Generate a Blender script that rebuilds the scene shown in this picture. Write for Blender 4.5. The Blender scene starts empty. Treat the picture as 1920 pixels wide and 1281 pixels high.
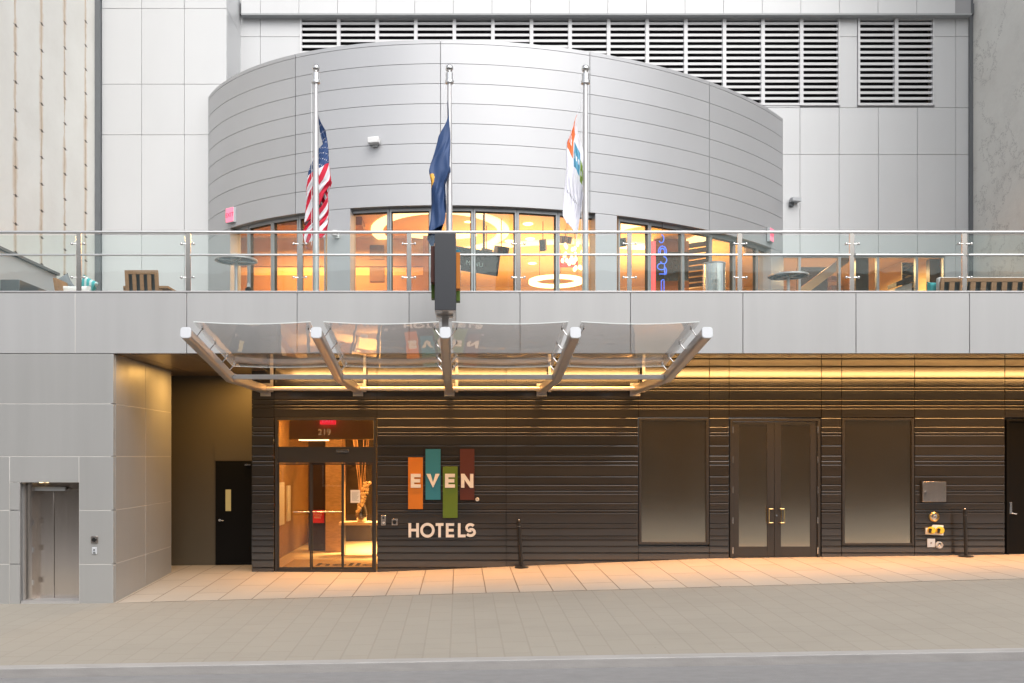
import bpy, bmesh, math, random
from math import sin, cos, pi, radians, sqrt
from mathutils import Vector, Matrix
random.seed(7)
SC = bpy.context.scene
COL = SC.collection
CAMZ = 2.66
# ------------------------------------------------------------------ camera
cd = bpy.data.cameras.new("camera"); cam = bpy.data.objects.new("camera", cd); COL.objects.link(cam)
cam.location = (0, -16, CAMZ); cam.rotation_euler = (radians(90), 0, 0)
cd.sensor_width = 36; cd.lens = 36 * 1650 / 1920
cd.shift_x = (960 - 862) / 1920; cd.shift_y = (857 - 640.5) / 1920
cd.clip_start = .1; cd.clip_end = 500
SC.camera = cam
# ------------------------------------------------------------------ light
SUN_EL, SUN_AZ = 50, 22          # degrees; azimuth to the right of straight behind the camera
w = bpy.data.worlds.new("World"); SC.world = w; w.use_nodes = True
nt = w.node_tree; nt.nodes.clear()
sky = nt.nodes.new('ShaderNodeTexSky'); sky.sky_type = 'NISHITA'; sky.sun_disc = False
sky.sun_elevation = radians(SUN_EL); sky.sun_rotation = radians(180 - SUN_AZ)
sky.air_density = 1.0; sky.dust_density = 4.0; sky.ozone_density = 1.0
hs = nt.nodes.new('ShaderNodeHueSaturation'); hs.inputs['Saturation'].default_value = .28
bg = nt.nodes.new('ShaderNodeBackground'); bg.inputs[1].default_value = .15
wo = nt.nodes.new('ShaderNodeOutputWorld')
nt.links.new(sky.outputs[0], hs.inputs['Color']); nt.links.new(hs.outputs[0], bg.inputs[0]); nt.links.new(bg.outputs[0], wo.inputs[0])
ld = bpy.data.lights.new("sun", 'SUN'); ld.energy = 1.3; ld.angle = radians(60); ld.color = (1, .985, .96)
lo = bpy.data.objects.new("sun", ld); COL.objects.link(lo)
sd = Vector((sin(radians(SUN_AZ)) * cos(radians(SUN_EL)), -cos(radians(SUN_AZ)) * cos(radians(SUN_EL)), sin(radians(SUN_EL))))
lo.rotation_euler = sd.to_track_quat('Z', 'Y').to_euler(); lo.location = (0, -10, 30)
VS = SC.view_settings
VS.view_transform = 'Standard'; VS.look = 'None'; VS.gamma = 1; VS.exposure = 0.42
SC.cycles.max_bounces = 8; SC.cycles.transparent_max_bounces = 16; SC.cycles.sample_clamp_indirect = 6
SC.cycles.caustics_reflective = False; SC.cycles.caustics_refractive = False

def area(name, loc, size, power, col, rot=(0, 0, 0)):
    d = bpy.data.lights.new(name, 'AREA'); d.shape = 'RECTANGLE'; d.size = size[0]; d.size_y = size[1]
    d.energy = power; d.color = col
    o = bpy.data.objects.new(name, d); COL.objects.link(o); o.location = loc; o.rotation_euler = rot
    return o
# measured points: pixel of the survey photo + true depth Y -> metres
def S(Y): return 1650 / (Y + 16)
def PX(px, Y): return (px - 862) / S(Y)
def PZ(py, Y): return CAMZ + (857 - py) / S(Y)

# ------------------------------------------------------------------ materials
def srgb(r, g, b):
    return tuple((c / 255 / 12.92 if c / 255 <= .04045 else ((c / 255 + .055) / 1.055) ** 2.4) for c in (r, g, b))
class NT:
    def __init__(s, m): s.t = m.node_tree; s.m = m
    def n(s, k, **kw):
        x = s.t.nodes.new(k)
        for a, b in kw.items(): setattr(x, a, b)
        return x
    def l(s, a, b): s.t.links.new(a, b)
    def v(s, x, inp):
        if isinstance(x, (int, float)): inp.default_value = x
        else: s.l(x, inp)
    def math(s, op, a, b=None, c=None, clamp=False):
        x = s.n('ShaderNodeMath', operation=op); x.use_clamp = clamp
        s.v(a, x.inputs[0])
        if b is not None: s.v(b, x.inputs[1])
        if c is not None: s.v(c, x.inputs[2])
        return x.outputs[0]
    def mix(s, f, a, b, mode='MIX'):
        x = s.n('ShaderNodeMix', data_type='RGBA', blend_type=mode)
        s.v(f, x.inputs[0])
        for q, i in ((a, 6), (b, 7)):
            if isinstance(q, tuple): x.inputs[i].default_value = (*q, 1)[:4]
            else: s.l(q, x.inputs[i])
        return x.outputs[2]
    def obj(s): return s.n('ShaderNodeTexCoord').outputs['Object']
    def sep(s, v):
        x = s.n('ShaderNodeSeparateXYZ'); s.l(v, x.inputs[0]); return x.outputs
    def noise(s, v, scale, detail=4, rough=.5, sc=None):
        if sc:
            mp = s.n('ShaderNodeMapping'); s.l(v, mp.inputs[0]); mp.inputs['Scale'].default_value = sc; v = mp.outputs[0]
        x = s.n('ShaderNodeTexNoise'); s.l(v, x.inputs[0]); x.inputs['Scale'].default_value = scale
        x.inputs['Detail'].default_value = detail; x.inputs['Roughness'].default_value = rough
        return x.outputs[0]
    def bump(s, h, st, dist=.01):
        x = s.n('ShaderNodeBump'); x.inputs['Strength'].default_value = st; x.inputs['Distance'].default_value = dist
        s.l(h, x.inputs['Height']); return x.outputs[0]
def mat(name, col, rough=.5, metal=0, var=.05, vscale=3, vsc=None, bump=0, bscale=40, rvar=0, spec=.5, emit=None, estr=0, coat=0, isl=0):
    m = bpy.data.materials.new(name); m.use_nodes = True
    b = m.node_tree.nodes['Principled BSDF']; N = NT(m)
    b.inputs['Roughness'].default_value = rough; b.inputs['Metallic'].default_value = metal
    b.inputs['Specular IOR Level'].default_value = spec; b.inputs['Base Color'].default_value = (*col, 1)
    b.inputs['Coat Weight'].default_value = coat
    o = None
    if var:
        o = N.obj(); nz = N.noise(o, vscale, 5, .6, vsc)
        c = N.mix(nz, tuple(x * (1 - 1.6 * var) for x in col), tuple(min(1, x * (1 + 1.6 * var)) for x in col))
        if isl:
            ri = N.n('ShaderNodeNewGeometry').outputs['Random Per Island']
            k = N.math('MULTIPLY_ADD', ri, isl * 2, 1 - isl); cc = N.n('ShaderNodeCombineColor')
            for q in range(3): N.l(k, cc.inputs[q])
            c = N.mix(1.0, c, cc.outputs[0], 'MULTIPLY')
        N.l(c, b.inputs['Base Color'])
        if rvar:
            N.l(N.math('MULTIPLY_ADD', nz, rvar, rough - rvar / 2), b.inputs['Roughness'])
    if bump:
        o = o or N.obj(); N.l(N.bump(N.noise(o, bscale, 3), bump, .005), b.inputs['Normal'])
    if emit:
        b.inputs['Emission Color'].default_value = (*emit, 1); b.inputs['Emission Strength'].default_value = estr
    return m
def glass(name, tint=(1, 1, 1), ior=1.5, rough=0.0, gcol=(1, 1, 1), k=1.0, wob=0, diff=0, dcol=(.6, .65, .62)):
    m = bpy.data.materials.new(name); m.use_nodes = True; N = NT(m); m.node_tree.nodes.clear()
    tr = N.n('ShaderNodeBsdfTransparent'); tr.inputs[0].default_value = (*tint, 1)
    gl = N.n('ShaderNodeBsdfGlossy'); gl.inputs['Roughness'].default_value = rough; gl.inputs[0].default_value = (*gcol, 1)
    lw = N.n('ShaderNodeLayerWeight'); lw.inputs[0].default_value = .5; f0 = ((ior - 1) / (ior + 1)) ** 2
    fz = N.math('MULTIPLY_ADD', N.math('POWER', lw.outputs['Facing'], 5.0), 1 - f0, f0)
    if wob:
        nb = N.bump(N.noise(N.obj(), 1.3, 2), wob, .02); N.l(nb, gl.inputs['Normal'])
    f = N.math('MULTIPLY', fz, k, clamp=True)
    mx = N.n('ShaderNodeMixShader'); N.l(f, mx.inputs[0]); N.l(tr.outputs[0], mx.inputs[1]); N.l(gl.outputs[0], mx.inputs[2])
    out = mx.outputs[0]
    if diff:
        d = N.n('ShaderNodeBsdfDiffuse'); d.inputs[0].default_value = (*dcol, 1)
        m2 = N.n('ShaderNodeMixShader'); m2.inputs[0].default_value = diff
        N.l(out, m2.inputs[1]); N.l(d.outputs[0], m2.inputs[2]); out = m2.outputs[0]
    o = N.n('ShaderNodeOutputMaterial'); N.l(out, o.inputs[0])
    return m
M = {}
M['fascia'] = mat('fascia', (.47, .47, .468), .42, .25, .045, 1.2, (3, 3, .2), rvar=.12, isl=.03)
M['bay'] = mat('bay_panel', (.40, .398, .39), .4, .25, .05, 1.2, (3, 3, .2), rvar=.12, isl=.03)
M['sealant'] = mat('sealant', (.62, .6, .57), .7, 0, .03)
M['joint'] = mat('joint', (.12, .12, .12), .8, 0, 0)
M['joint_mid'] = mat('joint_mid', (.36, .36, .37), .8, 0, 0)
M['drum'] = mat('drum_panel', (.495, .50, .515), .42, .35, .03, .8, (1, 1, .3), rvar=.12, isl=.03)
M['white'] = mat('white_panel', (.63, .637, .645), .42, .15, .03, .7, (1, 1, .4), rvar=.1, isl=.02)
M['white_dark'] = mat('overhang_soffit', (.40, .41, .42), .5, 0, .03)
M['louvre'] = mat('louvre_metal', (.68, .68, .69), .45, .1, .03)
M['void'] = mat('dark_void', (.022, .02, .024), .9, 0, .0)
M['bronze'] = mat('bronze_panel', (.088, .086, .086), .125, .6, .14, .9, (.6, 1, 5), rvar=.05, spec=.6, isl=.10)
M['bronze_frame'] = mat('bronze_frame', (.048, .045, .043), .4, .4, .06, 2)
M['groove'] = mat('groove', (.008, .007, .007), .9, 0, 0)
M['soffit'] = mat('soffit_panel', (.26, .19, .125), .3, .45, .06, 1, rvar=.1)
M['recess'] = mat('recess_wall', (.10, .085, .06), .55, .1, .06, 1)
M['black_door'] = mat('black_door', (.004, .004, .004), .6, 0, .05, spec=.15)
M['steel'] = mat('brushed_steel', (.66, .60, .55), .2, .95, .06, 2, (8, 8, .4), rvar=.08)
M['steel_bright'] = mat('polished_steel', (.72, .71, .70), .16, 1, .03)
M['post'] = mat('satin_steel_post', (.42, .40, .37), .25, 1, .1, 4)
M['rail'] = mat('satin_rail', (.72, .72, .72), .28, .9, .03)
M['alu'] = mat('satin_aluminium', (.62, .61, .61), .34, .6, .04, 3)
M['arm'] = mat('canopy_metal', (.52, .50, .49), .32, .55, .05, 2)
M['cap'] = mat('canopy_cap', (.60, .62, .65), .4, 0, .03)
M['frost'] = mat('frosted_pane', (.44, .385, .30), .14, .95, .04, .6, rvar=.05)
M['mullion'] = mat('mullion', (.40, .41, .42), .38, .4, .04)
M['gasket'] = mat('gasket', (.05, .04, .03), .6, 0, 0)
M['conc'] = None
M['wood'] = mat('teak', (.34, .19, .10), .55, 0, .18, 2, (1, 1, 9))
M['cushion'] = mat('light_cushion', (.62, .60, .58), .85, 0, .05, 8, bump=.3, bscale=200)
M['teal'] = mat('teal_fabric', (.07, .42, .44), .85, 0, .08, 6, bump=.3, bscale=150)
M['whitefab'] = mat('white_fabric', (.8, .8, .8), .85, 0, .04, 6)
M['darkgrey'] = mat('dark_grey_sign', (.052, .055, .062), .4, .2, .03)
M['greymid'] = mat('grey_coping', (.16, .17, .18), .5, .2, .05)
M['lgrey'] = mat('light_grey_paint', (.55, .57, .59), .5, 0, .03)
M['black'] = mat('black_plastic', (.012, .012, .012), .35, 0, .05)
M['brass'] = mat('brass', (.62, .48, .24), .28, 1, .1, 20)
M['yellow'] = mat('yellow_cap', (.75, .52, .04), .5, 0, .05)
M['signwhite'] = mat('letter_white', (.64, .63, .62), .5, 0, .02)
M['o'] = mat('sign_orange', (.50, .16, .010), .5, 0, .02)
M['b'] = mat('sign_blue', (.018, .17, .26), .5, 0, .02)
M['g'] = mat('sign_green', (.085, .15, .010), .5, 0, .02)
M['r'] = mat('sign_brown', (.070, .012, .005), .5, 0, .02)
M['red'] = mat('red_glow', (.8, .05, .05), .4, 0, 0, emit=(1, .03, .06), estr=.7)
M['exitpink'] = mat('exit_face', (.9, .3, .4), .4, 0, 0, emit=(1, .12, .25), estr=.55)
M['exitletter'] = mat('exit_letter', (.8, .05, .12), .4, 0, 0, emit=(1, .02, .08), estr=.4)
M['led'] = mat('warm_led', (1, .8, .5), .5, 0, 0, emit=(1, .54, .18), estr=54)
M['lamp'] = mat('warm_lamp', (1, .85, .6), .5, 0, 0, emit=(1, .70, .34), estr=4.0)
M['cove'] = mat('cove_light', (1, .85, .6), .5, 0, 0, emit=(1, .68, .30), estr=1.9)
M['ceil'] = mat('warm_ceiling', (.80, .53, .27), .6, 0, .06, 1.5, (1, .2, 1))
M['woodwall'] = mat('light_wood_panel', (.62, .36, .13), .45, 0, .1, 1.2, (.3, 1, 6))
M['woodband'] = mat('brown_wood_band', (.27, .12, .045), .5, 0, .12, 2, (.3, 1, 6))
M['intwall'] = mat('warm_plaster', (.66, .46, .24), .6, 0, .04)
M['darkstone'] = mat('dark_stone', (.055, .04, .03), .3, 0, .4, 2.5)
M['tv'] = mat('screen_glass', (.012, .014, .015), .15, 0, .2, 5)
M['tvtext'] = mat('screen_text', (.3, .4, .4), .5, 0, 0, emit=(.35, .6, .6), estr=.25)
M['stone'] = mat('split_stone', (.34, .20, .085), .7, 0, .35, 9, (1, 1, 5), bump=1, bscale=18)
M['darkwood'] = mat('dark_wood_board', (.03, .013, .007), .45, 0, .25, 2, (1, 1, 10))
M['lobbyfloor'] = mat('lobby_floor', (.70, .50, .27), .3, 0, .05, 3)
M['matmat'] = mat('entrance_mat', (.46, .28, .10), .9, 0, .1, 12)
M['ink'] = mat('dark_lettering', (.05, .025, .01), .8, 0, 0)
M['paper'] = mat('paper', (.7, .66, .6), .8, 0, .02)
M['branch'] = mat('dry_branch', (.60, .33, .13), .7, 0, .1)
M['blossom'] = mat('cream_blossom', (.85, .6, .32), .7, 0, .1)
M['etched'] = mat('etched_number', (.20, .17, .14), .7, 0, 0)
M['neonblue'] = mat('neon_blue', (.1, .2, .9), .4, 0, 0, emit=(.06, .20, 1), estr=.5)
M['neonred'] = mat('neon_red', (.9, .1, .1), .4, 0, 0, emit=(1, .05, .04), estr=1.1)
M['brick'] = mat('brown_brick', (.085, .058, .034), .85, 0, .25, 3, (1, 1, 8))
M['g_rail'] = glass('railing_glass', (.935, .965, .955), 1.5, 0, (.85, .95, .92), .65, .1, .014, (.55, .68, .64))
M['g_win'] = glass('window_glass', (.94, .93, .91), 1.5, 0, (1, 1, 1), 1.0, .08)
M['g_door'] = glass('door_glass', (.90, .87, .82), 1.5, 0, (1, 1, 1), 1.0)
M['g_can'] = glass('canopy_glass', (.96, .96, .96), 1.6, .01, (1, .99, .98), 1.5, .3, .06, (.62, .60, .58))
M['g_edge'] = mat('glass_edge', (.80, .84, .83), .3, 0, 0)
M['g_table'] = glass('table_glass', (.55, .60, .62), 1.6, 0.05, (.9, .95, 1), 1, 0, .25, (.3, .33, .35))

def concrete(name, col, stain, lines):
    m = bpy.data.materials.new(name); m.use_nodes = True; N = NT(m); b = m.node_tree.nodes['Principled BSDF']
    b.inputs['Roughness'].default_value = .9
    o = N.obj(); x, y, z = N.sep(o)
    big = N.noise(o, .55, 6, .65); fine = N.noise(o, 7, 5, .7)
    c = N.mix(big, tuple(v * .84 for v in col), tuple(min(1, v * 1.16) for v in col))
    c = N.mix(N.math('MULTIPLY', fine, .10), c, tuple(v * .6 for v in col))
    if lines:
        wob = N.noise(o, 1.1, 4, .7, (1, 1, 1)); wob2 = N.noise(o, 6, 3)
        yy = N.math('ADD', y, N.math('MULTIPLY_ADD', wob, .10, N.math('MULTIPLY_ADD', wob2, .05, -.075)))
        t = N.math('FRACT', N.math('DIVIDE', N.math('SUBTRACT', yy, 3.2 - .6), 1.2))
        d = N.math('MULTIPLY', N.math('ABSOLUTE', N.math('SUBTRACT', t, .5)), 1.2)      # metres to the line
        patch = N.noise(o, .9, 5, .75, (1, 2, .55))
        wid = N.math('MULTIPLY_ADD', patch, .50, -.16)
        halo = N.math('SUBTRACT', 1.0, N.math('DIVIDE', d, N.math('MAXIMUM', wid, .012)), clamp=True)
        c = N.mix(N.math('MULTIPLY', halo, .7), c, stain)
        core = N.math('LESS_THAN', d, N.math('MULTIPLY_ADD', N.noise(o, 2.2, 5, .8, (1, 1, .8)), .060, -.024))
        c = N.mix(N.math('MULTIPLY', core, .38), c, tuple(v * .35 for v in stain))
        zt = N.math('FRACT', N.math('DIVIDE', z, .62)); zd = N.math('MULTIPLY', N.math('ABSOLUTE', N.math('SUBTRACT', zt, .5)), .62)
        t2 = N.math('FRACT', N.math('DIVIDE', N.math('SUBTRACT', y, 3.2 - .6 + .03), 1.2)); d2 = N.math('MULTIPLY', N.math('ABSOLUTE', N.math('SUBTRACT', t2, .5)), 1.2)
        rr = N.math('ADD', N.math('POWER', N.math('DIVIDE', d2, 1.6), 2), N.math('POWER', zd, 2))
        hole = N.math('LESS_THAN', rr, .0011)
        c = N.mix(N.math('MULTIPLY', hole, .85), c, (.06, .045, .03))
        bar = N.math('MULTIPLY', N.math('LESS_THAN', zd, .012), N.math('LESS_THAN', d2, .11))
        c = N.mix(N.math('MULTIPLY', bar, .5), c, (.10, .08, .06))
    else:
        cr = N.noise(o, .5, 9, .72); k = N.math('LESS_THAN', N.math('ABSOLUTE', N.math('SUBTRACT', cr, .5)), .0045)
        pat = N.noise(o, 1.4, 7, .8); c = N.mix(N.math('MULTIPLY', N.math('SUBTRACT', pat, .5, clamp=True), .9), c, tuple(v * .45 for v in col))
        c = N.mix(N.math('MULTIPLY', k, .6), c, tuple(v * .4 for v in col))
    N.l(c, b.inputs['Base Color']); N.l(N.bump(N.noise(o, 5, 8, .75), .5, .03), b.inputs['Normal'])
    return m
M['conc_l'] = concrete('stained_concrete', (.92, .885, .82), (.60, .40, .22), True)
M['conc_r'] = concrete('rough_concrete', (.92, .88, .81), (.3, .2, .1), False)

def paving(name, col, bw, bh, joint, jcol, off=0, contrast=.1, mortar=.012, soften=1.0, rough=.7, fade=False):
    m = bpy.data.materials.new(name); m.use_nodes = True; N = NT(m); b = m.node_tree.nodes['Principled BSDF']
    o = N.obj(); mp = N.n('ShaderNodeMapping'); N.l(o, mp.inputs[0]); mp.inputs['Rotation'].default_value = (0, 0, radians(90)); mp.inputs['Location'].default_value = (off, .13, 0)
    br = N.n('ShaderNodeTexBrick'); N.l(mp.outputs[0], br.inputs[0]); br.inputs['Scale'].default_value = 1
    br.inputs['Brick Width'].default_value = bw; br.inputs['Row Height'].default_value = bh; br.inputs['Mortar Size'].default_value = mortar
    br.inputs['Mortar Smooth'].default_value = .3; br.offset = .5
    br.inputs['Color1'].default_value = (*[v * (1 - contrast) for v in col], 1); br.inputs['Color2'].default_value = (*[v * (1 + contrast) for v in col], 1)
    br.inputs['Mortar'].default_value = (*jcol, 1)
    c = br.outputs[0]
    if soften < 1:
        c = N.mix(soften, col, c)
    nz = N.noise(o, .7, 7, .7); c = N.mix(N.math('MULTIPLY', nz, .30), c, tuple(v * .72 for v in col))
    sp = N.noise(o, 60, 3, .6); c = N.mix(N.math('MULTIPLY', sp, .16), c, tuple(v * .55 for v in col))
    vo = N.n('ShaderNodeTexVoronoi'); N.l(o, vo.inputs[0]); vo.inputs['Scale'].default_value = 2.3
    gum = N.math('LESS_THAN', N.math('ADD', vo.outputs['Distance'], N.math('MULTIPLY', N.noise(o, 25, 2), .03)), .062)
    keep = N.math('GREATER_THAN', N.noise(o, 1.9, 1), .52)
    c = N.mix(N.math('MULTIPLY', N.math('MULTIPLY', gum, keep), .32), c, tuple(v * .35 for v in col))
    stn = N.noise(o, .35, 6, .75, (1, 2.2, 1)); c = N.mix(N.math('MULTIPLY', N.math('SUBTRACT', stn, .5, clamp=True), 1.1), c, tuple(v * .62 for v in col))
    b.inputs['Roughness'].default_value = rough
    N.l(c, b.inputs['Base Color'])
    h = N.math('MULTIPLY_ADD', br.outputs['Fac'], -joint, N.math('MULTIPLY', N.noise(o, 30, 4), .25))
    N.l(N.bump(h, .5, .01), b.inputs['Normal'])
    return m
M['slab'] = paving('pavement_slabs', (.47, .42, .36), 1.5, .61, 1.0, (.16, .12, .09), 0, .05, .012, rough=.55)
M['walk'] = paving('sidewalk_paving', (.355, .322, .272), .6, .36, .25, (.26, .23, .19), .2, .045, .014, .40, .75)
M['kerb'] = mat('kerb_stone', (.37, .355, .345), .7, 0, .16, 1.6, (1, 5, 5), bump=.5)
M['road'] = mat('asphalt_road', (.235, .23, .23), .8, 0, .12, 9, (.5, 1, 1), bump=.6, bscale=80)

# ------------------------------------------------------------------ geometry helpers
class MB:
    def __init__(s): s.v = []; s.f = []; s.mi = []; s.sm = []
    def add(s, vs, fs, mi=0, smooth=False):
        k = len(s.v); s.v += [tuple(v) for v in vs]
        for f in fs: s.f.append([i + k for i in f]); s.mi.append(mi); s.sm.append(smooth)
    def box(s, x0, x1, y0, y1, z0, z1, mi=0):
        x0, x1 = min(x0, x1), max(x0, x1); y0, y1 = min(y0, y1), max(y0, y1); z0, z1 = min(z0, z1), max(z0, z1)
        s.add([(x0, y0, z0), (x1, y0, z0), (x1, y1, z0), (x0, y1, z0), (x0, y0, z1), (x1, y0, z1), (x1, y1, z1), (x0, y1, z1)],
              [(0, 3, 2, 1), (4, 5, 6, 7), (0, 1, 5, 4), (1, 2, 6, 5), (2, 3, 7, 6), (3, 0, 4, 7)], mi)
        return s
    def hexa(s, a, mi=0):  # 8 corners: bottom 4 (ccw from above), top 4
        s.add(a, [(0, 3, 2, 1), (4, 5, 6, 7), (0, 1, 5, 4), (1, 2, 6, 5), (2, 3, 7, 6), (3, 0, 4, 7)], mi); return s
    def prism(s, poly, d0, d1, plane='xz', mi=0):   # poly extruded along the third axis
        n = len(poly)
        if plane == 'xz': f = lambda p, d: (p[0], d, p[1])
        elif plane == 'yz': f = lambda p, d: (d, p[0], p[1])
        else: f = lambda p, d: (p[0], p[1], d)
        vs = [f(p, d0) for p in poly] + [f(p, d1) for p in poly]
        fs = [tuple(range(n))[::-1], tuple(range(n, 2 * n))] + [(i, (i + 1) % n, n + (i + 1) % n, n + i) for i in range(n)]
        s.add(vs, fs, mi); return s
    def tube(s, p0, p1, r0, r1=None, n=16, mi=0, cap=True):
        r1 = r0 if r1 is None else r1; p0 = Vector(p0); p1 = Vector(p1); d = (p1 - p0).normalized()
        a = d.orthogonal().normalized(); b = d.cross(a)
        vs = [p + (a * cos(2 * pi * i / n) + b * sin(2 * pi * i / n)) * r for p, r in ((p0, r0), (p1, r1)) for i in range(n)]
        s.add(vs, [(i, (i + 1) % n, n + (i + 1) % n, n + i) for i in range(n)], mi, True)
        if cap: s.add(vs, [tuple(range(n))[::-1], tuple(range(n, 2 * n))], mi)
        return s
    def path(s, pts, r, n=8, mi=0):
        pts = [Vector(p) for p in pts]
        for a, b in zip(pts[:-1], pts[1:]): s.tube(a, b, r, r, n, mi)
        for p in pts[1:-1]: s.ball(p, r, 6, n, mi)
        return s
    def ball(s, c, r, n=10, m=16, mi=0, sz=1):
        c = Vector(c); vs = [c + Vector((0, 0, r * sz))]
        for i in range(1, n):
            for j in range(m):
                t = pi * i / n; p = 2 * pi * j / m
                vs.append(c + Vector((r * sin(t) * cos(p), r * sin(t) * sin(p), r * cos(t) * sz)))
        vs.append(c - Vector((0, 0, r * sz))); fs = []
        for j in range(m): fs.append((0, 1 + j, 1 + (j + 1) % m)); fs.append((len(vs) - 1, 1 + (n - 2) * m + (j + 1) % m, 1 + (n - 2) * m + j))
        for i in range(n - 2):
            for j in range(m):
                a = 1 + i * m; fs.append((a + j, a + m + j, a + m + (j + 1) % m, a + (j + 1) % m))
        s.add(vs, fs, mi, True); return s
    def lathe(s, c, prof, n=24, mi=0, axis='z'):
        c = Vector(c); vs = []
        for r, h in prof:
            for i in range(n):
                t = 2 * pi * i / n
                vs.append(c + (Vector((r * cos(t), r * sin(t), h)) if axis == 'z' else Vector((r * cos(t), h, r * sin(t)))))
        fs = [(k * n + i, k * n + (i + 1) % n, (k + 1) * n + (i + 1) % n, (k + 1) * n + i) for k in range(len(prof) - 1) for i in range(n)]
        s.add(vs, fs, mi, True); return s
    def build(s, name, mats, parent=None, bevel=0, loc=None):
        me = bpy.data.meshes.new(name); me.from_pydata(s.v, [], s.f)
        if not isinstance(mats, (list, tuple)): mats = [mats]
        for m in mats: me.materials.append(m)
        me.polygons.foreach_set('material_index', s.mi); me.polygons.foreach_set('use_smooth', s.sm)
        bm = bmesh.new(); bm.from_mesh(me)
        bmesh.ops.recalc_face_normals(bm, faces=bm.faces)
        if loc is not None: bmesh.ops.translate(bm, vec=-Vector(loc), verts=bm.verts)
        bm.to_mesh(me); bm.free(); me.update()
        me.set_sharp_from_angle(angle=radians(38))
        o = bpy.data.objects.new(name, me); COL.objects.link(o)
        if parent is not None:
            o.parent = parent
            if loc is None: o.matrix_parent_inverse = Matrix.Translation(-Vector(wloc(parent)))
        if loc is not None: o.location = loc
        if bevel:
            md = o.modifiers.new('bevel', 'BEVEL'); md.width = bevel; md.segments = 2; md.limit_method = 'ANGLE'; md.angle_limit = radians(40)
        return o
def wloc(o):
    # parts are built in world coordinates; a parent sitting at location L needs the inverse shift
    p = Vector((0, 0, 0))
    while o is not None:
        p = p + o.location + o.matrix_parent_inverse.translation; o = o.parent
    return p
def tag(o, label=None, cat=None, group=None, kind=None):
    if label: o['label'] = label
    if cat: o['category'] = cat
    if group: o['group'] = group
    if kind: o['kind'] = kind
    return o
def thing(name, loc, label, cat, group=None, rz=0):
    o = bpy.data.objects.new(name, None); COL.objects.link(o); o.location = loc; o.rotation_euler.z = rz
    o.empty_display_size = .2
    return tag(o, label, cat, group)
def copy_thing(src, loc, label, group=None):
    def rec(o, parent):
        c = o.copy(); COL.objects.link(c)
        if parent is not None: c.parent = parent
        for ch in list(o.children): rec(ch, c)
        return c
    c = rec(src, None); c.location = loc
    if label: c['label'] = label
    if group: c['group'] = group
    return c
def text_mesh(name, s, size, m, parent, loc, rot=(pi / 2, 0, 0), extrude=.002, offset=0, align='CENTER', sx=1):
    cu = bpy.data.curves.new(name, 'FONT'); cu.body = s; cu.size = size; cu.extrude = extrude; cu.offset = offset
    cu.align_x = align; cu.align_y = 'CENTER'; cu.resolution_u = 3
    t = bpy.data.objects.new(name, cu); COL.objects.link(t); bpy.context.view_layer.update()
    me = bpy.data.meshes.new_from_object(t.evaluated_get(bpy.context.evaluated_depsgraph_get()))
    bpy.data.objects.remove(t); me.materials.clear(); me.materials.append(m)
    R = Matrix.Translation(loc) @ Matrix([[1, 0, 0, 0], [0, 1, 0, 0], [0, 0, 1, 0], [0, 0, 0, 1]]) @ __import__('mathutils').Euler(rot).to_matrix().to_4x4() @ Matrix.Scale(sx, 4, (1, 0, 0))
    me.transform(R); o = bpy.data.objects.new(name, me); COL.objects.link(o)
    if parent is not None:
        o.parent = parent; o.matrix_parent_inverse = Matrix.Translation(-Vector(wloc(parent)))
    return o

# ------------------------------------------------------------------ ground
def lerp_tab(t, x):
    if x <= t[0][0]: return t[0][1]
    for (a, b), (c, d) in zip(t[:-1], t[1:]):
        if x <= c: return b + (d - b) * (x - a) / (c - a)
    return t[-1][1]
T3 = [(-7, .13), (-4.5, .155), (-1.88, .14), (1.37, .276), (3.93, .38), (5.3, .44), (12.3, .53), (20, .63)]
T0 = [(-30, -.2), (-10, -.02), (-6.3, 0), (12, .49), (30, .9)]
T4 = [(-30, -.48), (30, .55)]
def zg(x, y):
    a, b, c = lerp_tab(T4, x), lerp_tab(T0, x), lerp_tab(T3, x)
    if y <= -4.5: return a
    if y < 0: return a + (b - a) * (y + 4.5) / 4.5
    return b + (c - b) * min(1, y / 3.2)
def sheet(name, x0, x1, y0, y1, nx, ny, fz, m, dz=0, kind='structure'):
    b = MB(); vs = [(x0 + (x1 - x0) * i / nx, y0 + (y1 - y0) * j / ny) for j in range(ny + 1) for i in range(nx + 1)]
    b.add([(x, y, fz(x, y) + dz) for x, y in vs], [(j * (nx + 1) + i, j * (nx + 1) + i + 1, (j + 1) * (nx + 1) + i + 1, (j + 1) * (nx + 1) + i) for j in range(ny) for i in range(nx)], 0, True)
    o = b.build(name, m); tag(o, None, None, None, kind); return o
sheet('road', -30, 30, -30, -4.4, 60, 4, lambda x, y: lerp_tab(T4, x) - .12, M['road'])
sheet('sidewalk', -30, 30, -4.5, .02, 60, 8, zg, M['walk'])
sheet('pavement', -9.7, 14.5, 0.0, 6.2, 50, 12, zg, M['slab'], .005)
kb = MB(); za, zb = zg(-30, -4.5), zg(30, -4.5)
kb.hexa([(-30, -4.68, za - .3), (30, -4.68, zb - .3), (30, -4.5, zb - .3), (-30, -4.5, za - .3), (-30, -4.68, za + .002), (30, -4.68, zb + .002), (30, -4.5, zb + .006), (-30, -4.5, za + .006)])
tag(kb.build('kerb', M['kerb'], None, .012), None, None, None, 'structure')

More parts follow.
